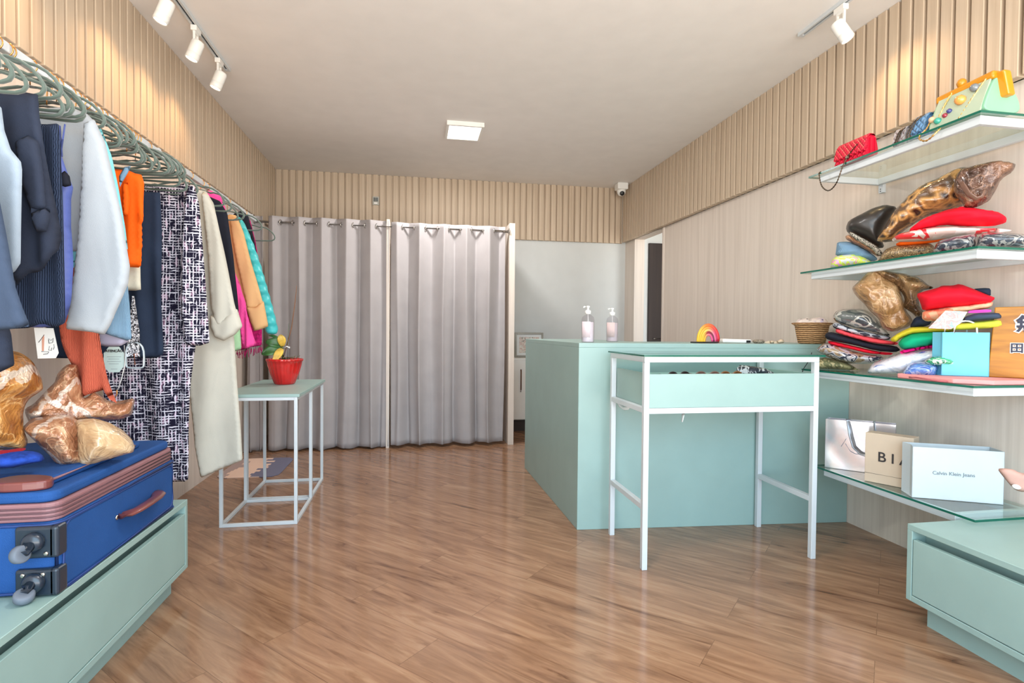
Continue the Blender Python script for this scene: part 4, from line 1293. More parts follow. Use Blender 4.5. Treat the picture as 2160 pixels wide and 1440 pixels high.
obj('shell', rbox(BM(), SX0, SX1, SY0, SY1, BT + .004, .572, .035), SB, t, bevel=.012, seg=3, smooth=False)
obj('zip_band', rbox(BM(), SX0 + .006, SX1 - .006, SY0 + .006, SY1 - .006, .5725, .622, .035), TRIM, t, bevel=.005)
b = BM()
for z in (.585, .597, .609):
    P = []
    for cx, cy, a0 in ((SX1 - .041, SY1 - .041, 0), (SX0 + .041, SY1 - .041, 90), (SX0 + .041, SY0 + .041, 180), (SX1 - .041, SY0 + .041, 270)):
        for k in range(7):
            a = math.radians(a0 + 90 * k / 6); P.append((cx + .036 * math.cos(a), cy + .036 * math.sin(a), z))
    tube(b, P, .0028, 6, closed=True)
obj('zip_piping', b, mat('dark_mauve', (96, 66, 72), .5), t, smooth=True)
obj('lid', rbox(BM(), SX0 + .008, SX1 - .012, SY0 + .008, SY1 - .012, .6225, .652, .04), SB, t, bevel=.01, seg=3)
pk = obj('front_pocket', rbox(BM(), SX0 + .05, SX1 - .06, SY0 + .02, SY1 - .12, .6525, .675, .05), SB, t, bevel=.008, seg=2)
b = BM()
P = [(SX1 - .06 - .0, SY0 + .08, .668), (SX1 - .058, SY1 - .2, .668)]
tube(b, P, .004, 6); obj('pocket_zip', b, TRIM, pk, smooth=True)
b = BM()
for x in (SX1 - .002, SX1 + .0):
    pass
for z in (BT + .008, .566):
    P = []
    for cx, cy, a0 in ((SX1 - .035, SY1 - .035, 0), (SX0 + .035, SY1 - .035, 90), (SX0 + .035, SY0 + .035, 180), (SX1 - .035, SY0 + .035, 270)):
        for k in range(7):
            a = math.radians(a0 + 90 * k / 6); P.append((cx + .035 * math.cos(a), cy + .035 * math.sin(a), z))
    tube(b, P, .004, 6, closed=True)
tube(b, [(SX1 - .008, SY0 + .008, BT + .02), (SX1 - .008, SY0 + .008, .56)], .005, 6)
# raised outline of the side panel
P = []
ya, yb, za, zb_ = SY0 + .03, SY1 - .03, BT + .014, .562
for cy, cz, a0 in ((yb - .035, zb_ - .035, 0), (ya + .03, zb_ - .03, 90), (ya + .02, za + .02, 180), (yb - .035, za + .035, 270)):
    rr_ = .035
    for k in range(7):
        a = math.radians(a0 + 90 * k / 6); P.append((SX1 + .0005, cy + rr_ * .9 * math.cos(a), cz + rr_ * .9 * math.sin(a)))
tube(b, P, .0032, 6, closed=True)
obj('edge_piping', b, mat('blue_piping', (26, 58, 118), .5), t, smooth=True)
b = BM(); P = smooth_poly([(SX1 - .20, SY0 + .012), (SX1 - .03, SY0 + .02), (SX1 - .06, SY0 + .10), (SX1 - .18, SY0 + .12)], 2)
prism(b, P, (0, 0, .6525), (1, 0, 0), (0, 1, 0), (0, 0, 1), .026); obj('corner_patch', b, LEA, t, bevel=.006, seg=2)['label'] = 'brown leather corner patch'
# side handle
hy0, hy1, hz = 1.96, 2.22, .485
b = BM(); pts = [(SX1 + .002, hy0, hz), (SX1 + .018, hy0 + .02, hz), (SX1 + .03, hy0 + .06, hz), (SX1 + .032, (hy0 + hy1) / 2, hz), (SX1 + .03, hy1 - .06, hz), (SX1 + .018, hy1 - .02, hz), (SX1 + .002, hy1, hz)]
tube(b, pts, [.024, .024, .02, .02, .02, .024, .024], 10, flat=.4)
obj('side_handle', b, LEA, t, smooth=True)
b = BM()
for y in (hy0 - .012, hy1 + .012): lathe(b, [(.008, 0), (.008, .003), (.004, .005)], (SX1, y, hz), 14, (1, 0, 0))
obj('rivet', b, CHROME, t, smooth=True)
# zip pull
b = BM(); zx = SX1 - .17
box(b, zx - .012, zx + .012, SY0 - .012, SY0 + .005, .598, .612); box(b, zx - .0085, zx + .0085, SY0 - .011, SY0 - .006, .555, .598)
obj('zip_pull', b, mat('nickel_pull', (196, 188, 168), .3, .9), t, bevel=.003)
# wheels with corner housings on the near end
HOUS = mat('black_housing', (30, 42, 56), .3, var=.05, coat=.3)
RUB = mat('grey_rubber', (104, 112, 124), .6, var=.1)
for k, (zc, dx) in enumerate(((.522, -.062), (.418, -.06))):
    x1 = SX1 + .004
    z0, z1 = (.480, .566) if k == 0 else (BT + .002, .452)
    b = bx(x1 - .10, x1 - .002, SY0 - .014, SY0 + .006, z0, z1); box(b, x1 - .022, x1 + .004, SY0 - .014, SY0 + .03, z0, z1)
    h = obj('wheel_housing', b, HOUS, t, bevel=.008, seg=3)
    wc = Vector((x1 - .066 if k == 0 else x1 - .058, SY0 - .044, zc - .016 if k == 0 else BT + .020))
    ax = Vector((.92, -.35, .2)).normalized() if k == 0 else Vector((.25, -.35, .9)).normalized()
    b = BM(); lathe(b, [(.026, 0), (.026, .012), (.02, .02)], (x1 - .052, SY0 - .012, zc + (.005 if k == 0 else .0)), 20, (0, -1, 0))
    tube(b, [(x1 - .052, SY0 - .028, zc), wc + ax * .013], [.014, .010], 8); tube(b, [(x1 - .058, SY0 - .028, zc), wc - ax * .013], [.014, .010], 8)
    obj('fork', b, HOUS, h, smooth=True)
    b = BM(); lathe(b, [(.010, -.010), (.018, -.011), (.0225, -.008), (.023, 0), (.0225, .008), (.018, .011), (.010, .010)], wc, 28, ax)
    obj('wheel', b, RUB, t, smooth=True)
    for sx_ in ((-.02,) if k == 0 else (-.028, -.075)):
        b = BM(); lathe(b, [(.006, 0), (.006, .003), (.003, .004)], (x1 + sx_ - .004, SY0 - .014, z0 + .014 if k == 0 else z1 - .014), 12, (0, -1, 0))
        obj('screw', b, CHROME, h, smooth=True)

# plastic bags on the suitcase
GB = plastic_bag('gold_film', (196, 132, 62), (232, 186, 122), (146, 86, 32), .28, 7, .2, True)
GB2 = plastic_bag('copper_film', (172, 120, 86), (216, 178, 140), (126, 76, 50), .28, 7, .2, True)
GB3 = plastic_bag('beige_film', (200, 168, 128), (224, 200, 168), (176, 138, 98), .3, 5, .1)
def facing(px, py, Y):
    p = at(px, py, Y=Y); n = Vector((-p.x, -p.y, 0)).normalized()
    return Plane((p.x, p.y, 0), (-n.y, n.x, 0), n)
def bag(name, label, cat, m, Y, poly, T, seed, crumple=.03, cs=9, s=.012, parent=None, Yf=None, plabel=None):
    cx = sum(q[0] for q in poly) / len(poly); cy = sum(q[1] for q in poly) / len(poly)
    pl = facing(cx, cy, Y)
    b = BM(); pillow(b, [pl.uv(*q) for q in poly], pl, T, s=.0085, crumple=crumple * 1.3, cs=cs * .8, seed=seed, R=T * .8, corner=.12)
    o = obj(name, b, m, parent, smooth=True)
    if label and not parent: tag(o, label, cat)
    if parent and plabel: o['label'] = plabel
    return o


bag('plastic_bag', 'amber gold plastic bag at the left picture edge, on the suitcase', 'bag', GB, 1.86,
    [(-120, 760), (-60, 730), (0, 745), (22, 738), (40, 742), (60, 768), (84, 806), (88, 818), (66, 838), (52, 880), (50, 905), (58, 930), (50, 948), (0, 956), (-120, 960)], .22, 1, .035)
o = bag('plastic_bag', 'copper and beige plastic bag lying on top of the blue suitcase', 'bag', GB2, 1.93,
        [(46, 905), (62, 880), (100, 872), (160, 885), (178, 895), (182, 930), (172, 975), (140, 982), (110, 972), (70, 945)], .20, 2, .03)
bag('filled_end', None, None, GB3, 1.96, [(160, 888), (200, 885), (235, 892), (262, 905), (282, 928), (287, 944), (282, 956), (240, 966), (200, 976), (164, 982), (158, 940)], .22, 3, .012, 7, parent=o, plabel='smooth beige filled end')
bag('handle_flap', None, None, GB2, 2.03, [(52, 858), (80, 835), (120, 790), (144, 768), (160, 772), (166, 800), (170, 835), (205, 822), (232, 848), (268, 843), (284, 842), (284, 878), (262, 882), (220, 884), (180, 888), (110, 882), (60, 890)], .10, 4, .03, 12, parent=o, plabel='crumpled copper top with handle')
# printed line on the bag end
pl = facing(222, 930, 1.845)
b = BM()
for (x0, y0, x1, y1) in ((196, 962, 226, 955), (240, 958, 272, 949)):
    A_, B_ = pl.p(*pl.uv(x0, y0)), pl.p(*pl.uv(x1, y1))
# blue frayed scarf and red cloth on the suitcase lid
pl = facing(40, 965, 1.76)
b = BM(); pillow(b, [pl.uv(*q) for q in ((-60, 985), (-60, 968), (0, 958), (30, 952), (66, 950), (88, 956), (96, 972), (60, 978), (20, 988))], pl, .10, s=.01, crumple=.014, cs=22, seed=8)
tag(obj('scarf', b, cloth('blue_fringe', (36, 66, 150), var=.2, vscale=40, bump=.6), smooth=True), 'frayed blue scarf on the suitcase below the gold bag', 'scarf')
pl = facing(10, 955, 1.80)
b = BM(); pillow(b, [pl.uv(*q) for q in ((-70, 962), (-60, 950), (10, 950), (46, 944), (58, 946), (40, 954), (0, 962))], pl, .12, s=.01, crumple=.006, seed=9)
tag(obj('folded_cloth', b, cloth('red_cloth', (170, 44, 50)), smooth=True), 'thin red cloth under the amber gold bag', 'cloth')

# ================================================================== glass shelves on the right wall
def shelf(label, z, y0, y1, fy0=None):
    """z: underside of the glass"""
    t = thing('glass_shelf', label, 'shelf', (2.28, (y0 + y1) / 2, z), 'glass shelves on the right wall')
    x0, x1, g = 2.085, XRW - .012, .009
    obj('glass_sheet', bx(x0, x1, y0, y1, z, z + g), GLASS, t)
    b = bx(x0 - .0012, x0 - .0002, y0, y1, z, z + g); box(b, x0, x1, y0 - .0012, y0 - .0002, z, z + g); box(b, x0, x1, y1 + .0002, y1 + .0012, z, z + g)
    obj('glass_edge', b, GEDGE, t)['label'] = 'dark green glass edge'
    f0, f1 = (fy0 or y0 + .018), y1 - .055
    fx = x0 + .022
    H_ = .034
    b = bx(fx, fx + .022, f0, f1, z - H_, z - .0005)
    box(b, x1 - .03, x1 - .008, f0 + .022, f1 - .022, z - H_, z - .0005)
    for ya in (f0, f1 - .022): box(b, fx + .022, x1 - .008, ya, ya + .022, z - H_, z - .0005)
    obj('metal_frame', b, WHITE, t, bevel=.002, seg=1)
    for ya in (f0, f1 - .03):
        b = bx(XRW - .0195, XRW, ya, ya + .03, z - .075, z - .0005)
        obj('wall_plate', b, WHITE, t, bevel=.002)
        for zz in (z - .055, z - .066):
            b = BM(); lathe(b, [(.003, 0), (.003, .001)], (XRW - .0195, ya + .015, zz), 8, (-1, 0, 0))
            obj('screw', b, BLACK, t)
    return z + g


S1 = shelf('top glass shelf on white frame, holding the small handbags', 1.932, 1.722, 2.63)
S2 = shelf('second glass shelf from the top, holding the leopard bag and folded clothes', 1.424, 1.722, 2.68)
S3 = shelf('third glass shelf from the top, holding the biggest clothes pile', .896, 1.722, 2.655)
S4 = shelf('lowest glass shelf, holding the silver, beige and white shopping bags', .3905, 1.705, 2.56, 1.80)


def sp(px, py, X):
    p = at(px, py, X=X); n = Vector((-p.x, -p.y, 0)).normalized()
    return Plane((p.x, p.y, 0), (-n.y, n.x, 0), n)


def soft(name, label, cat, m, poly, zf, X=2.25, T=.17, seed=0, crumple=.006, cs=14, fold=0, horiz=0, lam=.05, s=.011, parent=None, group=None, R=None, off=0, round_=1, lift=.05):
    cx = sum(q[0] for q in poly) / len(poly); cy = sum(q[1] for q in poly) / len(poly)
    pl = sp(cx, cy, X)
    P = [pl.uv(*q) for q in poly]
    if zf is not None: P = [(a, zf + .003 if v < zf + lift else v) for a, v in P]
    film = crumple > .014
    if film: s = .0085; crumple *= 1.3; cs *= .8
    b = BM(); pillow(b, P, pl, T, s=s, crumple=crumple, cs=cs, seed=seed, fold=fold, horiz=horiz, lam=lam, R=R, off=off, round_=round_, corner=.2)
    o = obj(name, b, m, parent, smooth=True)
    if parent is None: tag(o, label, cat, group)
    elif label: o['label'] = label
    return o


# ---- second shelf ------------------------------------------------------------
LEO = leopard_mat('leopard_film', (196, 146, 84), (92, 66, 44), (44, 30, 26), 17)
BROWNF = plastic_bag('brown_film', (96, 66, 52), (150, 110, 84), (52, 34, 30), .2, 8, .2)
REDC = cloth('red_jersey', (222, 22, 44), rough=.7, var=.08)
DKDEN = blotch('dark_denim_in_film', [(40, 48, 60), (64, 74, 86), (150, 152, 150), (52, 58, 70), (36, 42, 54)], 13, .25, .8)
Z2 = S2
soft('folded_jeans', 'light blue folded denim at the far end of the second shelf', 'jeans', DENIM,
     [(1766, 510), (1790, 509), (1816, 519), (1836, 532), (1853, 546), (1842, 552), (1800, 548), (1762, 540), (1764, 524)], None, 2.24, .16, 1, .005, horiz=.006)
soft('neon_top', 'neon yellow and white top at the far end of the second shelf', 'top', blotch('neon_print', [(212, 232, 92), (216, 234, 96), (206, 208, 204), (214, 234, 84), (232, 170, 200), (120, 160, 190)], 11),
     [(1750, 566), (1756, 545), (1770, 538), (1800, 534), (1825, 541), (1852, 550), (1850, 556), (1790, 566)], Z2, 2.22, .15, 2, .007)
soft('copper_top', 'shiny copper top squeezed above the light blue jeans', 'top', plastic_bag('copper_lame', (196, 138, 100), (236, 190, 150), (150, 96, 66), .3, 16, .5),
     [(1782, 498), (1792, 494), (1826, 512), (1848, 524), (1858, 538), (1850, 541), (1826, 526), (1786, 506)], None, 2.235, .13, 3, .008)
soft('sequin_top', 'bronze sequined top at the front of the second shelf', 'top', blotch('bronze_sequins', [(70, 56, 40), (150, 122, 84), (98, 78, 52), (180, 152, 110), (60, 48, 36)], 70, .35, .2, .5),
     [(1838, 560), (1850, 540), (1866, 526), (1886, 518), (1920, 514), (1960, 512), (1972, 520), (1966, 534), (1920, 545), (1880, 552)], Z2, 2.23, .16, 4, .008, 30)
soft('black_pouch', 'black satin bag with leopard hem at the far side of the leopard bag', 'bag', mat('black_satin', (42, 38, 36), .4, var=.2, vscale=5, coat=.2),
     [(1784, 480), (1790, 465), (1815, 452), (1842, 438), (1868, 431), (1894, 437), (1884, 455), (1868, 478), (1860, 505), (1866, 522), (1850, 524), (1826, 508), (1800, 497), (1787, 490)], None, 2.25, .17, 5, .012, 9)
soft('animal_print_scarf', 'strip of black and white animal print under the black satin bag', 'scarf', blotch('animal_print', [(30, 26, 26), (214, 206, 190), (40, 34, 30), (200, 190, 172), (34, 28, 28)], 42),
     [(1787, 489), (1796, 489), (1824, 504), (1846, 516), (1862, 532), (1862, 540), (1852, 540), (1838, 524), (1800, 502)], None, 2.20, .10, 6, .004, s=.008)
o = soft('leopard_bag', 'large leopard print plastic bag leaning over the second shelf', 'bag', LEO,
         [(1846, 510), (1858, 486), (1874, 462), (1902, 424), (1950, 386), (2008, 361), (2036, 352), (2060, 360), (2050, 400), (2034, 436), (1992, 446), (1942, 462), (1904, 488), (1884, 508), (1862, 514)], None, 2.29, .17, 7, .02, 9)
soft('bag_mouth', 'brown glossy mouth of the bag', None, BROWNF,
     [(2022, 356), (2040, 350), (2080, 344), (2140, 339), (2136, 366), (2116, 380), (2104, 402), (2090, 426), (2068, 437), (2036, 440), (2016, 410)], None, 2.31, .10, 8, .02, 12, parent=o, R=.03)
pl = sp(2050, 400, 2.21)
b = BM(); tube(b, [pl.p(*pl.uv(*q), .0) for q in ((2022, 376), (2032, 392), (2044, 410), (2060, 420), (2072, 414), (2078, 400))], .011, 8, flat=.3)
obj('handle', b, mat('brown_strap', (110, 80, 66), .4, coat=.3), o, smooth=True)
soft('folded_red_shirt', 'folded bright red shirt topping the second shelf stack', 'shirt', REDC,
     [(1916, 486), (1936, 468), (1962, 454), (2008, 440), (2034, 436), (2080, 442), (2112, 449), (2124, 460), (2122, 470), (2094, 478), (2034, 477), (1990, 474), (1944, 484), (1926, 490)], None, 2.27, .20, 9, .004, horiz=.007, lam=.05)
soft('wrapped_shirt', 'red shirt in a cloudy pinkish plastic bag below the folded red shirt', 'shirt', blotch('red_in_film', [(228, 206, 196), (232, 212, 204), (222, 190, 180), (226, 40, 48), (220, 196, 188)], 7, .3, .7, 1.0),
     [(1880, 506), (1892, 494), (1930, 484), (1980, 476), (2060, 480), (2112, 482), (2140, 486), (2090, 492), (2010, 500), (1960, 508), (1920, 510), (1890, 510)], None, 2.25, .20, 10, .006)
soft('folded_orange_shirt', 'thin bright orange folded shirt under the wrapped red one', 'shirt', ORNG,
     [(1889, 514), (1900, 509), (1960, 504), (1992, 500), (2006, 504), (1980, 510), (1930, 517), (1892, 519)], None, 2.25, .17, 11, .002, s=.008)
soft('wrapped_jeans', 'dark jeans in clear plastic at the front of the second shelf', 'jeans', DKDEN,
     [(1958, 540), (1962, 522), (1978, 508), (2004, 500), (2040, 494), (2062, 492), (2066, 520), (2020, 532)], Z2, 2.22, .16, 12, .008)
soft('wrapped_jeans', 'dark jeans in clear plastic at the near end of the second shelf', 'jeans', DKDEN,
     [(2058, 530), (2058, 508), (2066, 492), (2110, 490), (2170, 494), (2185, 530)], Z2, 2.26, .16, 13, .008)

# ---- third shelf -------------------------------------------------------------
Z3 = S3
KRAFT = plastic_bag('kraft_film', (176, 136, 92), (212, 178, 136), (134, 96, 58), .3, 6, .12)
DARKF = plastic_bag('dark_gold_film', (104, 76, 46), (188, 150, 104), (60, 42, 28), .2, 9, .3)
o = soft('plastic_bag', 'big crumpled tan plastic bag wedged below the second shelf', 'bag', KRAFT,
         [(1794, 604), (1806, 592), (1826, 574), (1846, 570), (1880, 582), (1900, 600), (1912, 630), (1912, 650), (1928, 670), (1918, 690), (1888, 703), (1862, 688), (1842, 658), (1818, 634), (1800, 616)], None, 2.25, .17, 14, .022, 11)
soft('bag_mouth', 'dark gold crumpled side', None, DARKF,
     [(1826, 571), (1862, 567), (1920, 580), (1956, 596), (1974, 608), (1946, 614), (1938, 640), (1952, 664), (1930, 672), (1912, 652), (1900, 610), (1870, 590)], None, 2.29, .13, 15, .02, 14, parent=o)
soft('wrapped_jeans', 'dark jeans in clear plastic beside the woven basket', 'jeans', blotch('grey_denim_film', [(70, 76, 78), (96, 100, 98), (180, 178, 168), (60, 66, 72), (84, 88, 84)], 8, .2, .9),
     [(1756, 668), (1764, 655), (1784, 651), (1822, 651), (1840, 661), (1862, 686), (1880, 710), (1860, 706), (1810, 694), (1764, 680)], None, 2.25, .18, 16, .008)
soft('plaid_shirt', 'grey plaid shirt folded under the clear plastic bag of jeans', 'shirt', plaid_mat('grey_plaid', (52, 56, 66), (176, 178, 184)),
     [(1755, 684), (1764, 679), (1800, 693), (1850, 704), (1880, 710), (1874, 718), (1830, 712), (1790, 702), (1758, 692)], None, 2.235, .17, 17, .003, s=.009)
soft('folded_red_shirt', 'salmon red folded shirt between the plaid and black ones', 'shirt', cloth('salmon_cloth', (232, 76, 84)),
     [(1762, 696), (1766, 692), (1800, 704), (1860, 716), (1896, 722), (1890, 728), (1840, 724), (1790, 710), (1764, 702)], None, 2.235, .17, 18, .003, s=.009)
soft('folded_black_shirt', 'rolled black folded shirt beside the woven basket', 'shirt', BLK,
     [(1739, 708), (1744, 701), (1756, 700), (1790, 710), (1840, 724), (1890, 729), (1900, 738), (1888, 743), (1850, 740), (1800, 727), (1746, 717)], None, 2.235, .18, 19, .003)
soft('folded_red_shirt', 'scarlet folded shirt under the black one', 'shirt', REDC,
     [(1746, 720), (1752, 718), (1800, 729), (1850, 741), (1886, 744), (1878, 749), (1830, 745), (1790, 735), (1750, 726)], None, 2.235, .16, 20, .002, s=.008)
soft('wrapped_clothes', 'dark clothes in clear plastic at the far end of the third shelf', 'clothes', blotch('dark_in_film', [(60, 52, 56), (150, 128, 100), (176, 172, 176), (52, 56, 72), (190, 184, 184), (90, 74, 80)], 10, .2, .9),
     [(1720, 738), (1736, 724), (1752, 722), (1790, 736), (1820, 744), (1856, 748), (1866, 756), (1850, 766), (1800, 768), (1760, 758), (1736, 748)], None, 2.22, .16, 21, .012)
soft('camouflage_trousers', 'olive camouflage trousers at the far end of the third shelf', 'trousers', blotch('camouflage', [(120, 116, 76), (146, 138, 96), (98, 98, 64), (164, 152, 112), (112, 108, 70)], 9),
     [(1708, 774), (1712, 760), (1730, 752), (1780, 760), (1814, 768), (1826, 776), (1840, 786), (1780, 784)], Z3, 2.22, .17, 22, .006)
soft('wrapped_white_top', 'white polka dot top in clear plastic, middle of the third shelf', 'top', blotch('white_dots_film', [(206, 210, 222), (222, 224, 232), (214, 218, 228), (226, 226, 232), (196, 200, 214), (90, 120, 190)], 12, .2, .9),
     [(1826, 786), (1840, 766), (1866, 756), (1900, 744), (1942, 736), (1984, 732), (2012, 742), (2012, 764), (1960, 766), (1910, 776), (1886, 788), (1860, 790)], Z3, 2.25, .17, 23, .012)
soft('wrapped_blue_top', 'royal blue satin top in clear plastic, middle of the third shelf', 'top', blotch('blue_in_film', [(70, 112, 190), (96, 138, 206), (150, 176, 214), (64, 104, 186), (110, 146, 204)], 14, .2, .9),
     [(1890, 792), (1898, 774), (1920, 764), (1960, 762), (1982, 770), (1974, 784), (1980, 798), (1930, 800)], Z3, 2.19, .13, 24, .010)
soft('leaf_print_top', 'green leaf print top in clear plastic beside the blue paper bag', 'top', blotch('leaf_print', [(40, 150, 104), (80, 178, 130), (190, 216, 200), (30, 120, 84), (60, 166, 116)], 18, .2, .9),
     [(1948, 762), (1962, 753), (1990, 750), (2014, 758), (2014, 770), (1984, 772), (1958, 770)], None, 2.21, .10, 25, .008)
soft('folded_magenta_shirt', 'magenta folded shirt under the green one', 'shirt', cloth('magenta_jersey', (226, 20, 120)),
     [(1898, 741), (1906, 737), (1950, 729), (2010, 721), (2016, 735), (1985, 733), (1945, 736), (1910, 744), (1900, 746)], None, 2.27, .17, 26, .003, s=.009)
soft('folded_green_shirt', 'emerald green folded shirt left of the blue paper bag', 'shirt', cloth('green_jersey', (20, 166, 120)),
     [(1894, 724), (1904, 712), (1924, 702), (2012, 698), (2016, 720), (1962, 728), (1910, 738), (1900, 734)], None, 2.265, .18, 27, .004, horiz=.003)
soft('folded_yellow_shirt', 'mustard yellow folded shirt on the green one', 'shirt', cloth('yellow_jersey', (206, 190, 52)),
     [(1878, 714), (1898, 700), (1925, 688), (1980, 689), (2014, 692), (2014, 700), (1930, 703), (1900, 713), (1892, 721), (1880, 720)], None, 2.27, .18, 28, .003)
soft('navy_shirt', 'dark navy folded shirt under the tan plastic bag', 'shirt', NAVY2,
     [(1918, 690), (1930, 668), (1950, 666), (1966, 676), (1960, 686), (1930, 692)], None, 2.29, .14, 29, .004)
soft('folded_lime_shirt', 'lime yellow folded shirt behind the blue paper bag', 'shirt', cloth('lime_jersey', (204, 208, 72)),
     [(1998, 692), (2010, 682), (2060, 677), (2112, 672), (2116, 690), (2060, 694), (2004, 697)], None, 2.31, .16, 30, .003)
soft('folded_grey_shirt', 'slate grey folded shirt on the lime one', 'shirt', SLATE,
     [(2022, 682), (2034, 668), (2060, 660), (2106, 659), (2113, 666), (2111, 672), (2060, 676)], None, 2.32, .16, 31, .003)
soft('folded_violet_top', 'small violet pink folded top under the peach shirt', 'top', cloth('violet_cloth', (206, 80, 180)),
     [(2040, 660), (2046, 654), (2090, 652), (2092, 658), (2060, 660)], None, 2.32, .13, 32, .001, s=.008)
soft('folded_peach_shirt', 'peach and coral folded shirts below the red jersey', 'shirt', blotch('peach_mix', [(240, 184, 146), (244, 192, 154), (246, 140, 104), (240, 176, 138)], 7),
     [(1944, 672), (1946, 655), (1990, 648), (2040, 643), (2096, 634), (2092, 648), (2056, 655), (2010, 660), (1976, 676), (1954, 678)], None, 2.29, .18, 33, .004, horiz=.004)
soft('red_jersey', 'bright red crumpled jersey at the top of the third shelf pile', 'jersey', REDC,
     [(1932, 620), (1950, 614), (1980, 606), (1986, 602), (2010, 602), (2024, 598), (2056, 610), (2084, 622), (2101, 628), (2086, 641), (2040, 644), (1992, 649), (1946, 656), (1942, 640)], None, 2.28, .20, 34, .014, 10)
soft('navy_box', 'navy folded item peeping out behind the red jersey', 'box', NAVY2,
     [(2052, 609), (2076, 607), (2090, 608), (2090, 626), (2060, 618)], None, 2.36, .08, 35, .001, s=.008)
pl = sp(1998, 672, 2.17)
P = [pl.uv(*q) for q in ((1958, 692), (1994, 655), (2041, 657), (2026, 682), (2006, 694))]
b = BM(); prism(b, P, pl.o, pl.u, pl.v, pl.n, .002)
tag(obj('pastel_card', b, blotch('pastel_print', [(196, 188, 196), (206, 190, 176), (216, 160, 160), (150, 184, 196), (206, 200, 140)], 34, .5)), 'pastel printed card leaning beside the blue paper bag handles', 'card')

# pink paper bag lying flat, blue bag, wooden sign
b = BM(); P = smooth_poly([(2.092, 2.06), (2.13, 2.10), (2.30, 2.13), (2.455, 2.10), (2.455, 1.728), (2.092, 1.728)], 1)
prism(b, P, (0, 0, S3 + .001), (1, 0, 0), (0, 1, 0), (0, 0, 1), .018)
o = obj('paper_bag', b, mat('pink_paper', (226, 150, 148), .7, var=.03), bevel=.004)
tag(o, 'pink paper bag lying flat at the near end of the third shelf', 'bag')
b = BM(); tube(b, [(2.091, 2.0, S3 + .009), (2.076, 1.96, S3 + .012), (2.066, 1.90, S3 + .010), (2.074, 1.85, S3 + .006), (2.091, 1.83, S3 + .007)], .005, 6, flat=.6)
obj('ribbon', b, mat('rose_ribbon', (170, 86, 92), .6), o, smooth=True)['label'] = 'dark rose ribbon'


def paper_bag(name, label, m, A, B, C, zt, zb, inner, taper=0.0):
    """upright paper bag: A,B bottom corners of the front, C far bottom corner of the side"""
    A, B, C = Vector(A), Vector(B), Vector(C)
    t = thing(name, label, 'bag', (A + B + C + (B + C - A)) / 4)
    u = (B - A); d = (C - A)
    t_ = Vector((0, 0, 1))
    b = BM(); h = zt - zb
    th = .0018
    un, dn = u.normalized(), d.normalized()
    # walls as thin boxes following the outline, open at the top
    def wall(p, q, inn):
        inn = inn.normalized() * th
        vs = [p, q, q + inn, p + inn]
        lo = [b.verts.new((v.x, v.y, zb)) for v in vs]; hi = [b.verts.new((v.x, v.y, zt)) for v in vs]
        b.faces.new(lo[::-1]); b.faces.new(hi)
        for i in range(4): b.faces.new((lo[i], lo[(i + 1) % 4], hi[(i + 1) % 4], hi[i]))
    D = B + d
    wall(A, B, d); wall(B, D, -u); wall(D, C, -d)
    # gusset side folded inwards along its middle
    M_ = (A + C) / 2 + un * .012
    wall(C, M_, u); wall(M_, A, u)
    vs = [A, B, D, C]
    lo = [b.verts.new((v.x, v.y, zb)) for v in vs]; hi = [b.verts.new((v.x, v.y, zb + .002)) for v in vs]
    b.faces.new(lo[::-1]); b.faces.new(hi)
    for i in range(4): b.faces.new((lo[i], lo[(i + 1) % 4], hi[(i + 1) % 4], hi[i]))
    obj('bag_body', b, m, t)
    return t, A, B, C, un, dn


zb = S3 + .020
A = at(2029, 791, Z=zb); sc = (2.205 / A.x)
A = Vector((2.20, 1.955, zb)); B = Vector((2.335, 1.868, zb)); C = Vector((2.232, 2.028, zb))
zt = zb + .183
t, A, B, C, un, dn = paper_bag('paper_bag', 'sky blue paper bag with white cord handles on the third shelf', mat('sky_blue_paper', (110, 196, 222), .7, var=.02), A, B, C, zt, zb, None)
for k, off_ in ((0, dn * .003), (1, (C - A) - dn * .003)):
    L = (B - A).length
    b = BM(); P = []
    for q in range(13):
        a = PI * q / 12
        P.append(A + off_ + un * (L * .5 - L * .24 * math.cos(a)) + Vector((0, 0, zt - zb - .004 + .052 * math.sin(a) ** .6)))
    tube(b, P, .0035, 8); obj('handle', b, PAPER, t, smooth=True)['label'] = 'white cord handle'

# amber wooden sign with lettering, leaning on the wall
zs = S3 + .020
So = Vector((2.335, 1.875, zs)); su = Vector((.60, -.80, 0)).normalized(); sn = Vector((-.80, -.60, 0)).normalized()
spn = Plane(So, su, sn)
t = thing('wooden_sign', 'amber wooden sign with dark brush characters at the right picture edge', 'sign', So)
m_, nt_, b_ = new_mat('amber_wood')
nn = N(nt_, 'ShaderNodeTexNoise', Scale=1.0, Detail=5.0, Distortion=.6); nt_.links.new(coords(nt_, (5, 5, 40), (0, .2, 0)), nn.inputs['Vector'])
nt_.links.new(ramp(nt_, nn.outputs['Fac'], ((.3, (146, 90, 6)), (.5, (172, 112, 14)), (.7, (188, 130, 34)))), b_.inputs['Base Color'])
b_.inputs['Roughness'].default_value = .35
b = BM(); pts = [(0, 0), (.215, 0), (.215, .29), (.018, .287)]
prism(b, pts, So, su, Vector((0, 0, 1)), sn, -.018)
obj('board', b, m_, t, bevel=.003)
for ch, (cx_, cy_), size in (('無', (2168, 685), .07), ('田', (2145, 735), .042)):
    a_, v_ = spn.uv(cx_, cy_)
    a_ = min(a_, .17); v_ -= So.z if abs(v_) > 1.5 else 0
    p = spn.p(a_, v_ if v_ < .5 else v_ - So.z, .0)
    for nm, mm, bo, dz_ in (('letter_outline', PAPER, .006, .0006), ('letter', mat('navy_paint', (44, 46, 66), .6), .002, .0016)):
        text(nm, ch, size, p + sn * dz_, su, Vector((0, 0, 1)), mm, t, ext=.0006, bold=bo * (size / .07))

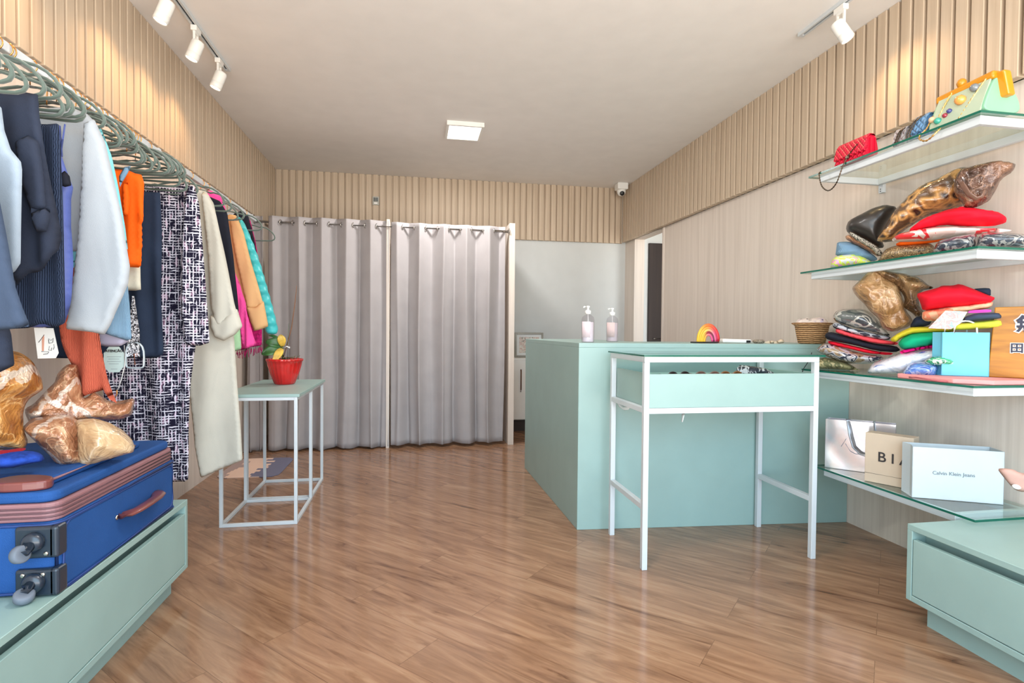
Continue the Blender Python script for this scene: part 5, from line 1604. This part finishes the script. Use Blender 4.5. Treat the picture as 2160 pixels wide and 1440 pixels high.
# ---- lowest shelf --------------------------------------------------------------
z4 = S4 + .001
def board_bag(label, name, m, px0, px1, X0, poly_px, depth, cat='bag', bevel=.001):
    pass


# silver holographic bag
m_, nt_, b_ = new_mat('silver_foil')
b_.inputs['Metallic'].default_value = .75; b_.inputs['Roughness'].default_value = .16
nn = N(nt_, 'ShaderNodeTexNoise', Scale=3.5, Detail=2.0, Distortion=1.0); nt_.links.new(coords(nt_), nn.inputs['Vector'])
nt_.links.new(ramp(nt_, nn.outputs['Fac'], ((.3, (206, 222, 232)), (.45, (236, 228, 232)), (.55, (244, 244, 244)), (.7, (196, 222, 232)))), b_.inputs['Base Color'])
n2_ = N(nt_, 'ShaderNodeTexNoise', Scale=5.0, Detail=1.0); nt_.links.new(coords(nt_), n2_.inputs['Vector']); add_bump(nt_, b_, n2_.outputs['Fac'], .35, .03)
FOIL = m_
A = Vector((2.112, 2.505, z4)); B = Vector((2.318, 2.285, z4)); C = A + Vector((.05, .047, 0))
t, A, B, C, un, dn = paper_bag('gift_bag', 'shiny silver foil gift bag at the far end of the lowest shelf', FOIL, A, B, C, z4 + .253, z4, None)
RB = mat('silver_ribbon', (150, 152, 158), .3, .6, var=.15, vscale=30)
Lg = (B - A).length; nrm = -dn
def fp(a, z, o=.002): return A + un * (Lg * a) + Vector((0, 0, z)) + nrm * o
b = BM(); tube(b, [fp(.33, .262, -.004), fp(.34, .25), fp(.38, .18, .008), .5 * (fp(.42, .13, .01) + fp(.44, .12, .01)), fp(.52, .098, .012), fp(.66, .085, .012), fp(.74, .12, .008), fp(.72, .2, .006), fp(.70, .25), fp(.70, .262, -.004)], .011, 8, flat=.2)
obj('ribbon_handle', b, RB, t, smooth=True)
b = BM(); tube(b, [fp(.31, .16, .001), fp(.24, .118, .001)], .0014, 5); tube(b, [fp(.30, .135, .001), fp(.37, .10, .001), fp(.45, .088, .001), fp(.52, .09, .001)], .0014, 5)
obj('logo_stroke', b, mat('blue_grey_ink', (84, 104, 130), .4), t)['label'] = 'thin blue grey strokes'

# beige box with lettering
A = Vector((2.108, 2.245, z4)); B = Vector((2.198, 2.075, z4)); un = (B - A).normalized(); nn_ = Vector((un.y, -un.x, 0))
if nn_.y > 0: nn_ = -nn_
t = thing('gift_box', 'beige upright box with dark BIA lettering on the lowest shelf', 'box', A)
L = (B - A).length; hB = .232
b = BM(); prism(b, [(0, 0), (L, 0), (L, hB), (0, hB)], A, un, Vector((0, 0, 1)), -nn_, .075)
obj('box_body', b, mat('beige_card', (196, 178, 156), .75, var=.015), t, bevel=.002)
b = BM(); tube(b, [A + un * .0 + nn_ * .0006 + Vector((0, 0, .042)), A + un * L + nn_ * .0006 + Vector((0, 0, .042))], .0008, 5); obj('lid_seam', b, INK, t)
text('lettering', 'B I A', .064, A + un * (L * .27) + Vector((0, 0, .123)) + nn_ * .0006, un, (0, 0, 1), INK, t, bold=.0006, align='LEFT')

# white shopping bag
A = Vector((2.098, 1.985, z4)); B = Vector((2.385, 1.838, z4)); C = A + Vector((.055, .115, 0)) * .82
t, A, B, C, un, dn = paper_bag('shopping_bag', 'wide white shopping bag with small grey lettering at the near end of the lowest shelf', mat('white_bag_card', (192, 203, 208), .55, var=.01), A, B, C, z4 + .218, z4, None)
L = (B - A).length; nn_ = Vector((un.y, -un.x, 0)); nn_ = nn_ if nn_.y < 0 else -nn_
text('lettering', 'Calvin Klein Jeans', .021, A + un * (L * .46) + Vector((0, 0, .112)) + nn_ * .0006, un, (0, 0, 1), GREYINK, t)

# small security cord at the far end of the third shelf
b = BM(); tube(b, [(2.10, 2.60, S3 + .09), (2.095, 2.61, S3 + .05), (2.075, 2.63, S3 + .0), (2.066, 2.64, S3 - .045)], .0022, 6)
o = obj('security_tag', b, BLACK, smooth=True); tag(o, 'thin black security tag on a cord hanging off the far end of the third shelf', 'tag')
b = BM(); lathe(b, [(.007, -.018), (.009, -.01), (.009, .012), (.005, .018)], (2.064, 2.64, S3 - .055), 12, (.1, 0, 1)); obj('tag_body', b, BLACK, o, smooth=True)

# ---- handbags on the top shelf -----------------------------------------------
def quilt(name, c):
    m, nt, b = new_mat(name)
    v = coords(nt, (1, 1, 1))
    mp1 = N(nt, 'ShaderNodeMapping'); mp1.inputs['Rotation'].default_value = (math.radians(45), 0, 0); nt.links.new(v, mp1.inputs['Vector'])
    w1 = N(nt, 'ShaderNodeTexWave', Scale=16.0); w1.bands_direction = 'Y'; nt.links.new(mp1.outputs[0], w1.inputs['Vector'])
    w2 = N(nt, 'ShaderNodeTexWave', Scale=16.0); w2.bands_direction = 'Z'; nt.links.new(mp1.outputs[0], w2.inputs['Vector'])
    mi = N(nt, 'ShaderNodeMath', operation='MINIMUM'); nt.links.new(w1.outputs['Fac'], mi.inputs[0]); nt.links.new(w2.outputs['Fac'], mi.inputs[1])
    pw = N(nt, 'ShaderNodeMath', operation='POWER'); pw.inputs[1].default_value = .4; nt.links.new(mi.outputs[0], pw.inputs[0])
    b.inputs['Base Color'].default_value = lin(c)
    b.inputs['Roughness'].default_value = .4
    add_bump(nt, b, pw.outputs[0], .9, .008)
    return m


def chain(b, pts, r, n=None):
    """beaded chain along a path"""
    pts = [Vector(p) for p in pts]
    seg = [(pts[i + 1] - pts[i]).length for i in range(len(pts) - 1)]
    tot = sum(seg); k = n or max(4, int(tot / (r * 1.6)))
    out = []; rr = []
    for i in range(k + 1):
        d = tot * i / k; j = 0
        while j < len(seg) - 1 and d > seg[j]: d -= seg[j]; j += 1
        out.append(pts[j].lerp(pts[j + 1], min(1, d / max(seg[j], 1e-6)))); rr.append(r if i % 2 else r * .45)
    return tube(b, out, rr, 7)


def curve3(P, n=24):
    """smooth path through points"""
    P = [Vector(p) for p in P]; out = []
    for i in range(len(P) - 1):
        p0, p1, p2, p3 = P[max(i - 1, 0)], P[i], P[i + 1], P[min(i + 2, len(P) - 1)]
        for k in range(n):
            t = k / n
            out.append(.5 * ((2 * p1) + (p2 - p0) * t + (2 * p0 - 5 * p1 + 4 * p2 - p3) * t * t + (3 * p1 - p0 - 3 * p2 + p3) * t ** 3))
    return out + [P[-1]]


def purse(label, y0, y1, x0, dep, h, m, m2, group=None):
    zq = S1 + .001
    t = thing('handbag', label, 'handbag', (x0 + dep / 2, (y0 + y1) / 2, zq), group)
    # gusseted body: wedge section along Y
    sec = smooth_poly([(0, 0), (dep, 0), (dep * .86, h * .7), (dep * .66, h), (dep * .3, h), (dep * .12, h * .7)], 2)
    b = BM(); prism(b, sec, (x0, y0 + .006, zq), (1, 0, 0), (0, 0, 1), (0, 1, 0), y1 - y0 - .012)
    obj('body', b, m2, t, bevel=.003)
    fl = [(dep * .74, h * .93), (dep * .6, h * 1.04), (dep * .3, h * 1.04), (dep * .1, h * .85), (-.008, h * .28), (.004, h * .24), (dep * .16, h * .8), (dep * .34, h * .99), (dep * .6, h * .99), (dep * .7, h * .9)]
    b = BM(); prism(b, fl, (x0 - .004, y0, zq), (1, 0, 0), (0, 0, 1), (0, 1, 0), y1 - y0)
    obj('flap', b, m, t, bevel=.002)
    b = BM(); prism(b, [(-.004, .004), (.006, .004), (.02, h * .5), (.012, h * .5)], (x0 - .002, y0 + .002, zq), (1, 0, 0), (0, 0, 1), (0, 1, 0), y1 - y0 - .004)
    obj('front_panel', b, m, t)
    b = BM()
    for xx in (.3, .62): box(b, x0 + dep * xx, x0 + dep * (xx + .06), y0 - .002, y0 + .006, zq + .004, zq + h * .86)
    obj('gusset_fold', b, m2, t)
    return t, zq


RQ = quilt('red_quilted_leather', (226, 26, 62)); RP = mat('red_leather', (206, 18, 54), .38, var=.04)
t, zq = purse('red quilted handbag with a dark chain on the top shelf', 2.27, 2.46, 2.10, .08, .105, RQ, RP)
DCH = mat('dark_chain', (86, 74, 62), .3, .9, var=.2)
b = BM(); chain(b, curve3([(2.13, 2.285, zq + .108), (2.103, 2.315, zq + .075), (2.088, 2.36, zq + .03), (2.078, 2.385, zq - .02), (2.075, 2.42, zq - .09), (2.075, 2.47, zq - .115), (2.075, 2.52, zq - .08), (2.078, 2.545, zq - .01), (2.095, 2.55, zq + .003)], 10), .0042)
obj('chain_strap', b, DCH, t, smooth=True)
b = BM(); lathe(b, [(.007, -.006), (.009, 0), (.007, .006)], (2.086, 2.365, zq + .022), 12, (1, 0, 0)); obj('clasp', b, DCH, t)
GQ = quilt('pale_grey_quilt', (186, 182, 186)); GP = mat('pale_grey_leather', (176, 172, 178), .45)
t, zq = purse('pale grey handbag standing end-on between the red and blue bags', 2.11, 2.17, 2.155, .05, .085, GQ, GP)
b = BM()
for o_ in (0, .012): chain(b, curve3([(2.175, 2.115 + o_, zq + .09), (2.15, 2.125 + o_, zq + .07), (2.138, 2.13 + o_, zq + .035), (2.130, 2.135 + o_, zq + .004)], 8), .004)
obj('chain_strap', b, DCH, t, smooth=True)
BQ = quilt('blue_quilt', (110, 158, 204)); BP = mat('blue_leather', (96, 146, 198), .4)
t, zq = purse('sky blue handbag standing end-on beside the mint bag', 1.995, 2.06, 2.135, .085, .10, BQ, BP)
b = BM()
for o_ in (0, .014): chain(b, curve3([(2.165, 2.005 + o_, zq + .105), (2.135, 2.03 + o_, zq + .085), (2.116, 2.045 + o_, zq + .04), (2.110, 2.05 + o_, zq + .004)], 8), .0042)
obj('chain_strap', b, DCH, t, smooth=True)

# mint bag with amber frame and beads
zq = S1 + .001
t = thing('handbag', 'mint green handbag with amber frame, gold chains and beads on the top shelf', 'handbag', (2.2, 1.85, zq))
MNT = mat('mint_leather', (132, 184, 152), .45, var=.03); MNF = mat('pale_mint_front', (172, 188, 164), .5, var=.04)
AMB = mat('amber_resin', (206, 136, 12), .3, var=.1, vscale=9, coat=.4)
y0, y1, x0, dp, hh = 1.735, 1.965, 2.11, .175, .135
sec = smooth_poly([(0, 0), (dp, 0), (dp * .96, .06), (dp * .7, .105), (dp * .42, hh), (dp * .3, hh), (dp * .1, .06)], 2)
b = BM(); prism(b, sec, (x0, y0, zq), (1, 0, 0), (0, 0, 1), (0, 1, 0), y1 - y0)
obj('body', b, MNT, t, bevel=.012, seg=3, smooth=False)
b = BM(); prism(b, [(-.003, .006), (.004, .006), (dp * .29, hh - .004), (dp * .25, hh - .002)], (x0, y0 + .012, zq), (1, 0, 0), (0, 0, 1), (0, 1, 0), y1 - y0 - .024)
obj('front_panel', b, MNF, t)
b = BM(); bar(b, (x0 + dp * .36, y0 + .0, zq + hh + .012), (x0 + dp * .36, y1 + .004, zq + hh + .002), .04, .03)
bar(b, (x0 + dp * .42, y0 - .008, zq + hh + .018), (x0 + dp * .55, y0 - .010, zq + hh - .075), .034, .04)
obj('amber_frame', b, AMB, t, bevel=.008, seg=3)
b = BM(); lathe(b, [(.006, -.018), (.014, -.012), (.018, 0), (.014, .012), (.006, .018)], (x0 + dp * .33, y0 + .135, zq + hh + .035), 16); obj('clasp_knob', b, AMB, t, smooth=True)
b = BM()
fx_ = lambda s: x0 + .003 + dp * .27 * s - .006
chain(b, curve3([(fx_(1.1), y0 + .16, zq + hh + .012), (fx_(.7), y0 + .175, zq + .105), (fx_(.45), y0 + .19, zq + .06), (fx_(.3), y0 + .195, zq + .04)], 8), .0045)
chain(b, curve3([(fx_(1.15), y0 + .02, zq + hh + .02), (fx_(.8), y0 + .045, zq + .11), (fx_(.4), y0 + .075, zq + .05), (fx_(.05), y0 + .095, zq + .006)], 8), .0045)
chain(b, curve3([(fx_(.5), y0 + .222, zq + .07), (fx_(.1), y0 + .232, zq + .02), (2.078, y0 + .235, zq - .02), (2.074, y0 + .20, zq - .045), (2.077, y0 + .165, zq - .03), (fx_(-.1), y0 + .15, zq + .004)], 8), .0045)
obj('gold_chain', b, mat('pale_gold', (226, 180, 110), .25, .9), t, smooth=True)
for (s, yy, zz, r, c_) in ((.85, .06, .118, .016, (116, 124, 128)), (.62, .105, .088, .02, (238, 160, 80)), (.42, .145, .06, .010, (60, 66, 130)), (.34, .160, .047, .010, (150, 40, 60)), (.24, .185, .034, .014, (60, 160, 140)), (.35, .215, .05, .013, (226, 190, 150))):
    b = BM(); lathe(b, [(r * .3, -r), (r * .8, -r * .6), (r, 0), (r * .8, r * .6), (r * .3, r)], (fx_(s) - r * .4, y0 + yy, zq + zz), 14, (0, 1, .4))
    obj('bead', b, mat('bead_colour', c_, .25, var=.1, coat=.6), t, smooth=True)
b = BM(); prism(b, smooth_poly([(0, 0), (.03, .0), (.034, .03), (.004, .04)], 1), (x0 + .02, y1 + .012, zq + .035), (.5, -.5, 0), (0, 0, 1), (.7, .7, 0), .004)
obj('leather_tag', b, mat('orange_tag', (232, 150, 80), .5), t)

# ---- things on the counter --------------------------------------------------
BOTTLE = glass_mat('bottle_plastic', (244, 242, 244), .1, .4)


def pump_bottle(label, x, y, liquid, lab):
    t = thing('pump_bottle', label, 'bottle', (x, y, CZ), 'pump bottles on the counter')
    c = (x, y, CZ + .0005)
    b = BM(); lathe(b, [(.034, 0), (.037, .004), (.037, .128), (.033, .145), (.018, .158), (.0145, .162), (.0145, .172)], c, 28); obj('bottle_body', b, BOTTLE, t, smooth=True)
    b = BM(); lathe(b, [(.033, .003), (.0335, .005), (.0335, .115), (.033, .117)], c, 28); obj('liquid', b, liquid, t, smooth=True)
    b = BM()
    R_ = .0375; A_ = [math.radians(q) for q in range(190, 275, 7)]
    for p_, q_ in zip(A_, A_[1:]):
        vs = [b.verts.new((x + R_ * math.cos(w), y + R_ * math.sin(w), CZ + z)) for w, z in ((p_, .03), (q_, .03), (q_, .12), (p_, .12))]
        b.faces.new(vs)
    o = obj('label', b, lab, t, smooth=True, normals=False); o.modifiers.new('thickness', 'SOLIDIFY').thickness = .0006
    b = BM(); lathe(b, [(.017, .163), (.017, .182), (.011, .185), (.006, .187), (.006, .200), (.010, .201), (.010, .209), (.006, .211)], c, 20)
    tube(b, [(x, y, CZ + .206), (x - .022, y - .004, CZ + .206), (x - .03, y - .005, CZ + .200)], .0045, 8)
    obj('pump', b, WHITEP, t, smooth=True)
    b = BM(); tube(b, [(x, y, CZ + .165), (x + .004, y, CZ + .012)], .002, 6); obj('dip_tube', b, WHITEP, t)
    return t


pump_bottle('clear pump bottle with pale liquid on the counter, the left one of two', .985, 3.03, mat('pearl_liquid', (222, 214, 220), .2, coat=.5), mat('pale_label', (226, 206, 210), .6))
pump_bottle('clear pump bottle on the counter, the right one of two, nearer the brown door', 1.215, 3.25, mat('rose_liquid', (214, 200, 204), .2, coat=.5), mat('blush_label', (218, 192, 190), .6))

t = thing('rainbow_ornament', 'striped rainbow ornament in yellow, red and pink on the counter', 'ornament', (1.76, 3.06, CZ))
for r, c1, c2 in ((.062, (240, 120, 40), (222, 50, 60)), (.052, (236, 150, 50), (196, 40, 90)), (.043, (240, 190, 90), (226, 110, 150)), (.034, (150, 30, 40), (110, 30, 60)), (.0255, (232, 120, 120), (226, 80, 140))):
    m_, nt_, b_ = new_mat('rainbow_band')
    sx = N(nt_, 'ShaderNodeSeparateXYZ'); nt_.links.new(coords(nt_), sx.inputs[0])
    mr = N(nt_, 'ShaderNodeMapRange'); mr.inputs['From Min'].default_value = -r; mr.inputs['From Max'].default_value = r; nt_.links.new(sx.outputs['X'], mr.inputs['Value'])
    nt_.links.new(ramp(nt_, mr.outputs[0], ((0, (240, 190, 40)), (.35, c1), (.9, c2))), b_.inputs['Base Color']); b_.inputs['Roughness'].default_value = .45
    b = BM(); P = [(1.76 + r * math.cos(a) * 1.0, 3.06 - r * math.cos(a) * .15, CZ + .012 + r * 1.55 * math.sin(a)) for a in np.linspace(0, PI, 21)]
    P = [(P[0][0], P[0][1], CZ + .001)] + P + [(P[-1][0], P[-1][1], CZ + .001)]
    tube(b, P, .0048, 8, flat=2.0); obj('arc', b, m_, t, smooth=True)
tag(obj('tablet', bx(1.62, 1.76, 2.95, 3.02, CZ + .0005, CZ + .008), BLACK, bevel=.002), 'flat black tablet lying on the counter before the rainbow ornament', 'tablet')
t = thing('label_gun', 'white handheld device lying on the counter beside the rainbow ornament', 'device', (1.88, 2.98, CZ))
b = BM(); bar(b, (1.80, 2.985, CZ + .016), (1.98, 2.975, CZ + .012), .045, .022); obj('body', b, WHITEP, t, bevel=.006, seg=3)
obj('screen', bx(1.945, 1.972, 2.951, 2.9535, CZ + .004, CZ + .018), BLACK, t)
t = thing('napkin_ring', 'small grey woven ring lying on the counter', 'ring', (2.03, 2.96, CZ))
b = BM(); tube(b, [(2.03 + .022 * math.cos(a), 2.96 + .022 * math.sin(a), CZ + .012) for a in np.linspace(0, 2 * PI, 20)[:-1]], .011, 8, closed=True)
obj('woven_band', b, blotch('grey_weave', [(120, 108, 92), (160, 148, 128), (84, 76, 66)], 80), t, smooth=True)
b = BM(); pillow(b, [(0, 0), (.05, .018), (.1, .012), (.13, .03), (.15, .012), (.14, 0)], Plane((2.05, 2.955, CZ + .001), (1, 0, 0), (0, -1, 0)), .03, s=.008, crumple=.004)
tag(obj('fabric_bow', b, cloth('cream_bow', (222, 200, 172)), smooth=True), 'cream fabric bow lying on the counter right of the grey ring', 'bow')

# basket with clothes
bc = Vector((2.335, 2.895, CZ + .0005))
t = thing('basket', 'round woven straw basket of clothes on the counter by the wall', 'basket', bc)
m_, nt_, b_ = new_mat('woven_straw')
w_ = N(nt_, 'ShaderNodeTexWave', Scale=26.0, Distortion=3.0, Detail=2.0); w_.bands_direction = 'Z'; nt_.links.new(coords(nt_), w_.inputs['Vector'])
n_ = N(nt_, 'ShaderNodeTexNoise', Scale=70, Detail=2.0); nt_.links.new(coords(nt_), n_.inputs['Vector'])
mm = N(nt_, 'ShaderNodeMath', operation='MULTIPLY'); nt_.links.new(w_.outputs['Fac'], mm.inputs[0]); nt_.links.new(n_.outputs['Fac'], mm.inputs[1])
nt_.links.new(ramp(nt_, mm.outputs[0], ((.05, (130, 92, 58)), (.25, (186, 140, 96)), (.5, (214, 170, 122)))), b_.inputs['Base Color']); b_.inputs['Roughness'].default_value = .9
add_bump(nt_, b_, mm.outputs[0], .8, .01)
b = BM(); lathe(b, [(.064, 0), (.072, .004), (.084, .06), (.092, .108), (.108, .118), (.110, .124), (.096, .126), (.088, .114), (.08, .09)], bc, 48)
obj('woven_body', b, m_, t, smooth=True)
pl = facing(1722, 664, bc.y) if False else Plane((bc.x, bc.y, 0), (.8, -.6, 0), (-.6, -.8, 0))
zc = bc.z
b = BM(); pillow(b, [(-.09, zc + .09), (.0, zc + .085), (.09, zc + .09), (.085, zc + .13), (.05, zc + .165), (.0, zc + .15), (-.04, zc + .158), (-.088, zc + .14)], pl, .15, s=.01, crumple=.016, cs=20, seed=3)
tag(obj('folded_clothes', b, blotch('mixed_clothes', [(44, 40, 44), (226, 214, 206), (232, 220, 214), (220, 206, 200), (196, 184, 206), (60, 54, 60)], 16), smooth=True), 'white and dark clothes heaped in the woven straw basket', 'clothes')

# brown curled paper ornament at the right picture edge, on the right bench
c = Vector((2.17, 1.42, .376))
t = thing('dried_leaf', 'blurred pinkish brown pointed ornament in front of the white shopping bag', 'ornament', c)
pl = sp(2140, 1010, 2.06)
b = BM(); pillow(b, [pl.uv(*q) for q in ((2103, 988), (2118, 987), (2140, 990), (2150, 997), (2185, 1000), (2190, 1034), (2160, 1038), (2142, 1034), (2130, 1022), (2115, 1004))], pl, .02, s=.008, crumple=.002)
o = obj('blade', b, mat('dried_pink', (186, 150, 138), .7, var=.06), t, smooth=True)
b = BM(); lathe(b, [(.003, -.012), (.007, -.007), (.0085, 0), (.007, .007), (.003, .012)], pl.p(*pl.uv(2144, 1025), .012), 12, (.8, -.5, -.25)); obj('white_bead', b, PAPER, t, smooth=True)
e = pl.p(*pl.uv(2180, 1030), 0)
b = BM(); tube(b, [e, e + Vector((.02, -.02, -.06)), Vector((e.x + .03, e.y - .03, .377))], .004, 8); obj('stalk', b, mat('dried_stalk', (170, 136, 116), .8), t, smooth=True)

# ================================================================== light
w = bpy.data.worlds.new('world'); bpy.context.scene.world = w; w.use_nodes = True
bg = w.node_tree.nodes['Background']
# open sky above, invented bright ground below, added to lift the ceiling
nt = w.node_tree
tc = N(nt, 'ShaderNodeTexCoord'); sx = N(nt, 'ShaderNodeSeparateXYZ'); nt.links.new(tc.outputs['Generated'], sx.inputs[0])
rp = N(nt, 'ShaderNodeValToRGB')
rp.color_ramp.elements[0].position = .46; rp.color_ramp.elements[0].color = (1.35, 1.28, 1.19, 1)
rp.color_ramp.elements[1].position = .54; rp.color_ramp.elements[1].color = (.56, .76, .93, 1)
mr = N(nt, 'ShaderNodeMapRange'); mr.inputs['From Min'].default_value = -1; mr.inputs['From Max'].default_value = 1
nt.links.new(sx.outputs['Z'], mr.inputs['Value']); nt.links.new(mr.outputs[0], rp.inputs['Fac'])
nt.links.new(rp.outputs['Color'], bg.inputs['Color'])
bg.inputs['Strength'].default_value = 7.5

pl_ = bpy.data.lights.new('shopfront_daylight', 'AREA'); pl_.shape = 'RECTANGLE'; pl_.size = 3.7; pl_.size_y = 2.6; pl_.energy = 10
try: pl_.cycles.is_portal = True
except Exception: pass
po = bpy.data.objects.new('shopfront_daylight', pl_); col.objects.link(po)
po.location = (.49, YF - .06, 1.31); po.rotation_euler = (math.radians(90), 0, 0)

# the ceiling panel in view, and an unseen lamp added to brighten the room
for y, e in ((4.655, 36), (1.6, 26)):
    l = bpy.data.lights.new('panel_and_fill_light', 'AREA'); l.shape = 'SQUARE'; l.size = .26; l.energy = e; l.color = (1.0, .97, .95)
    lo = bpy.data.objects.new('panel_and_fill_light', l); col.objects.link(lo); lo.location = (.40, y, CEI - .04)

sc = bpy.context.scene
sc.view_settings.view_transform = 'Standard'
sc.view_settings.look = 'None'
sc.view_settings.gamma = 1
sc.view_settings.use_curve_mapping = False
sc.view_settings.exposure = -0.13
sc.cycles.max_bounces = 10
sc.cycles.diffuse_bounces = 6
sc.cycles.transparent_max_bounces = 16
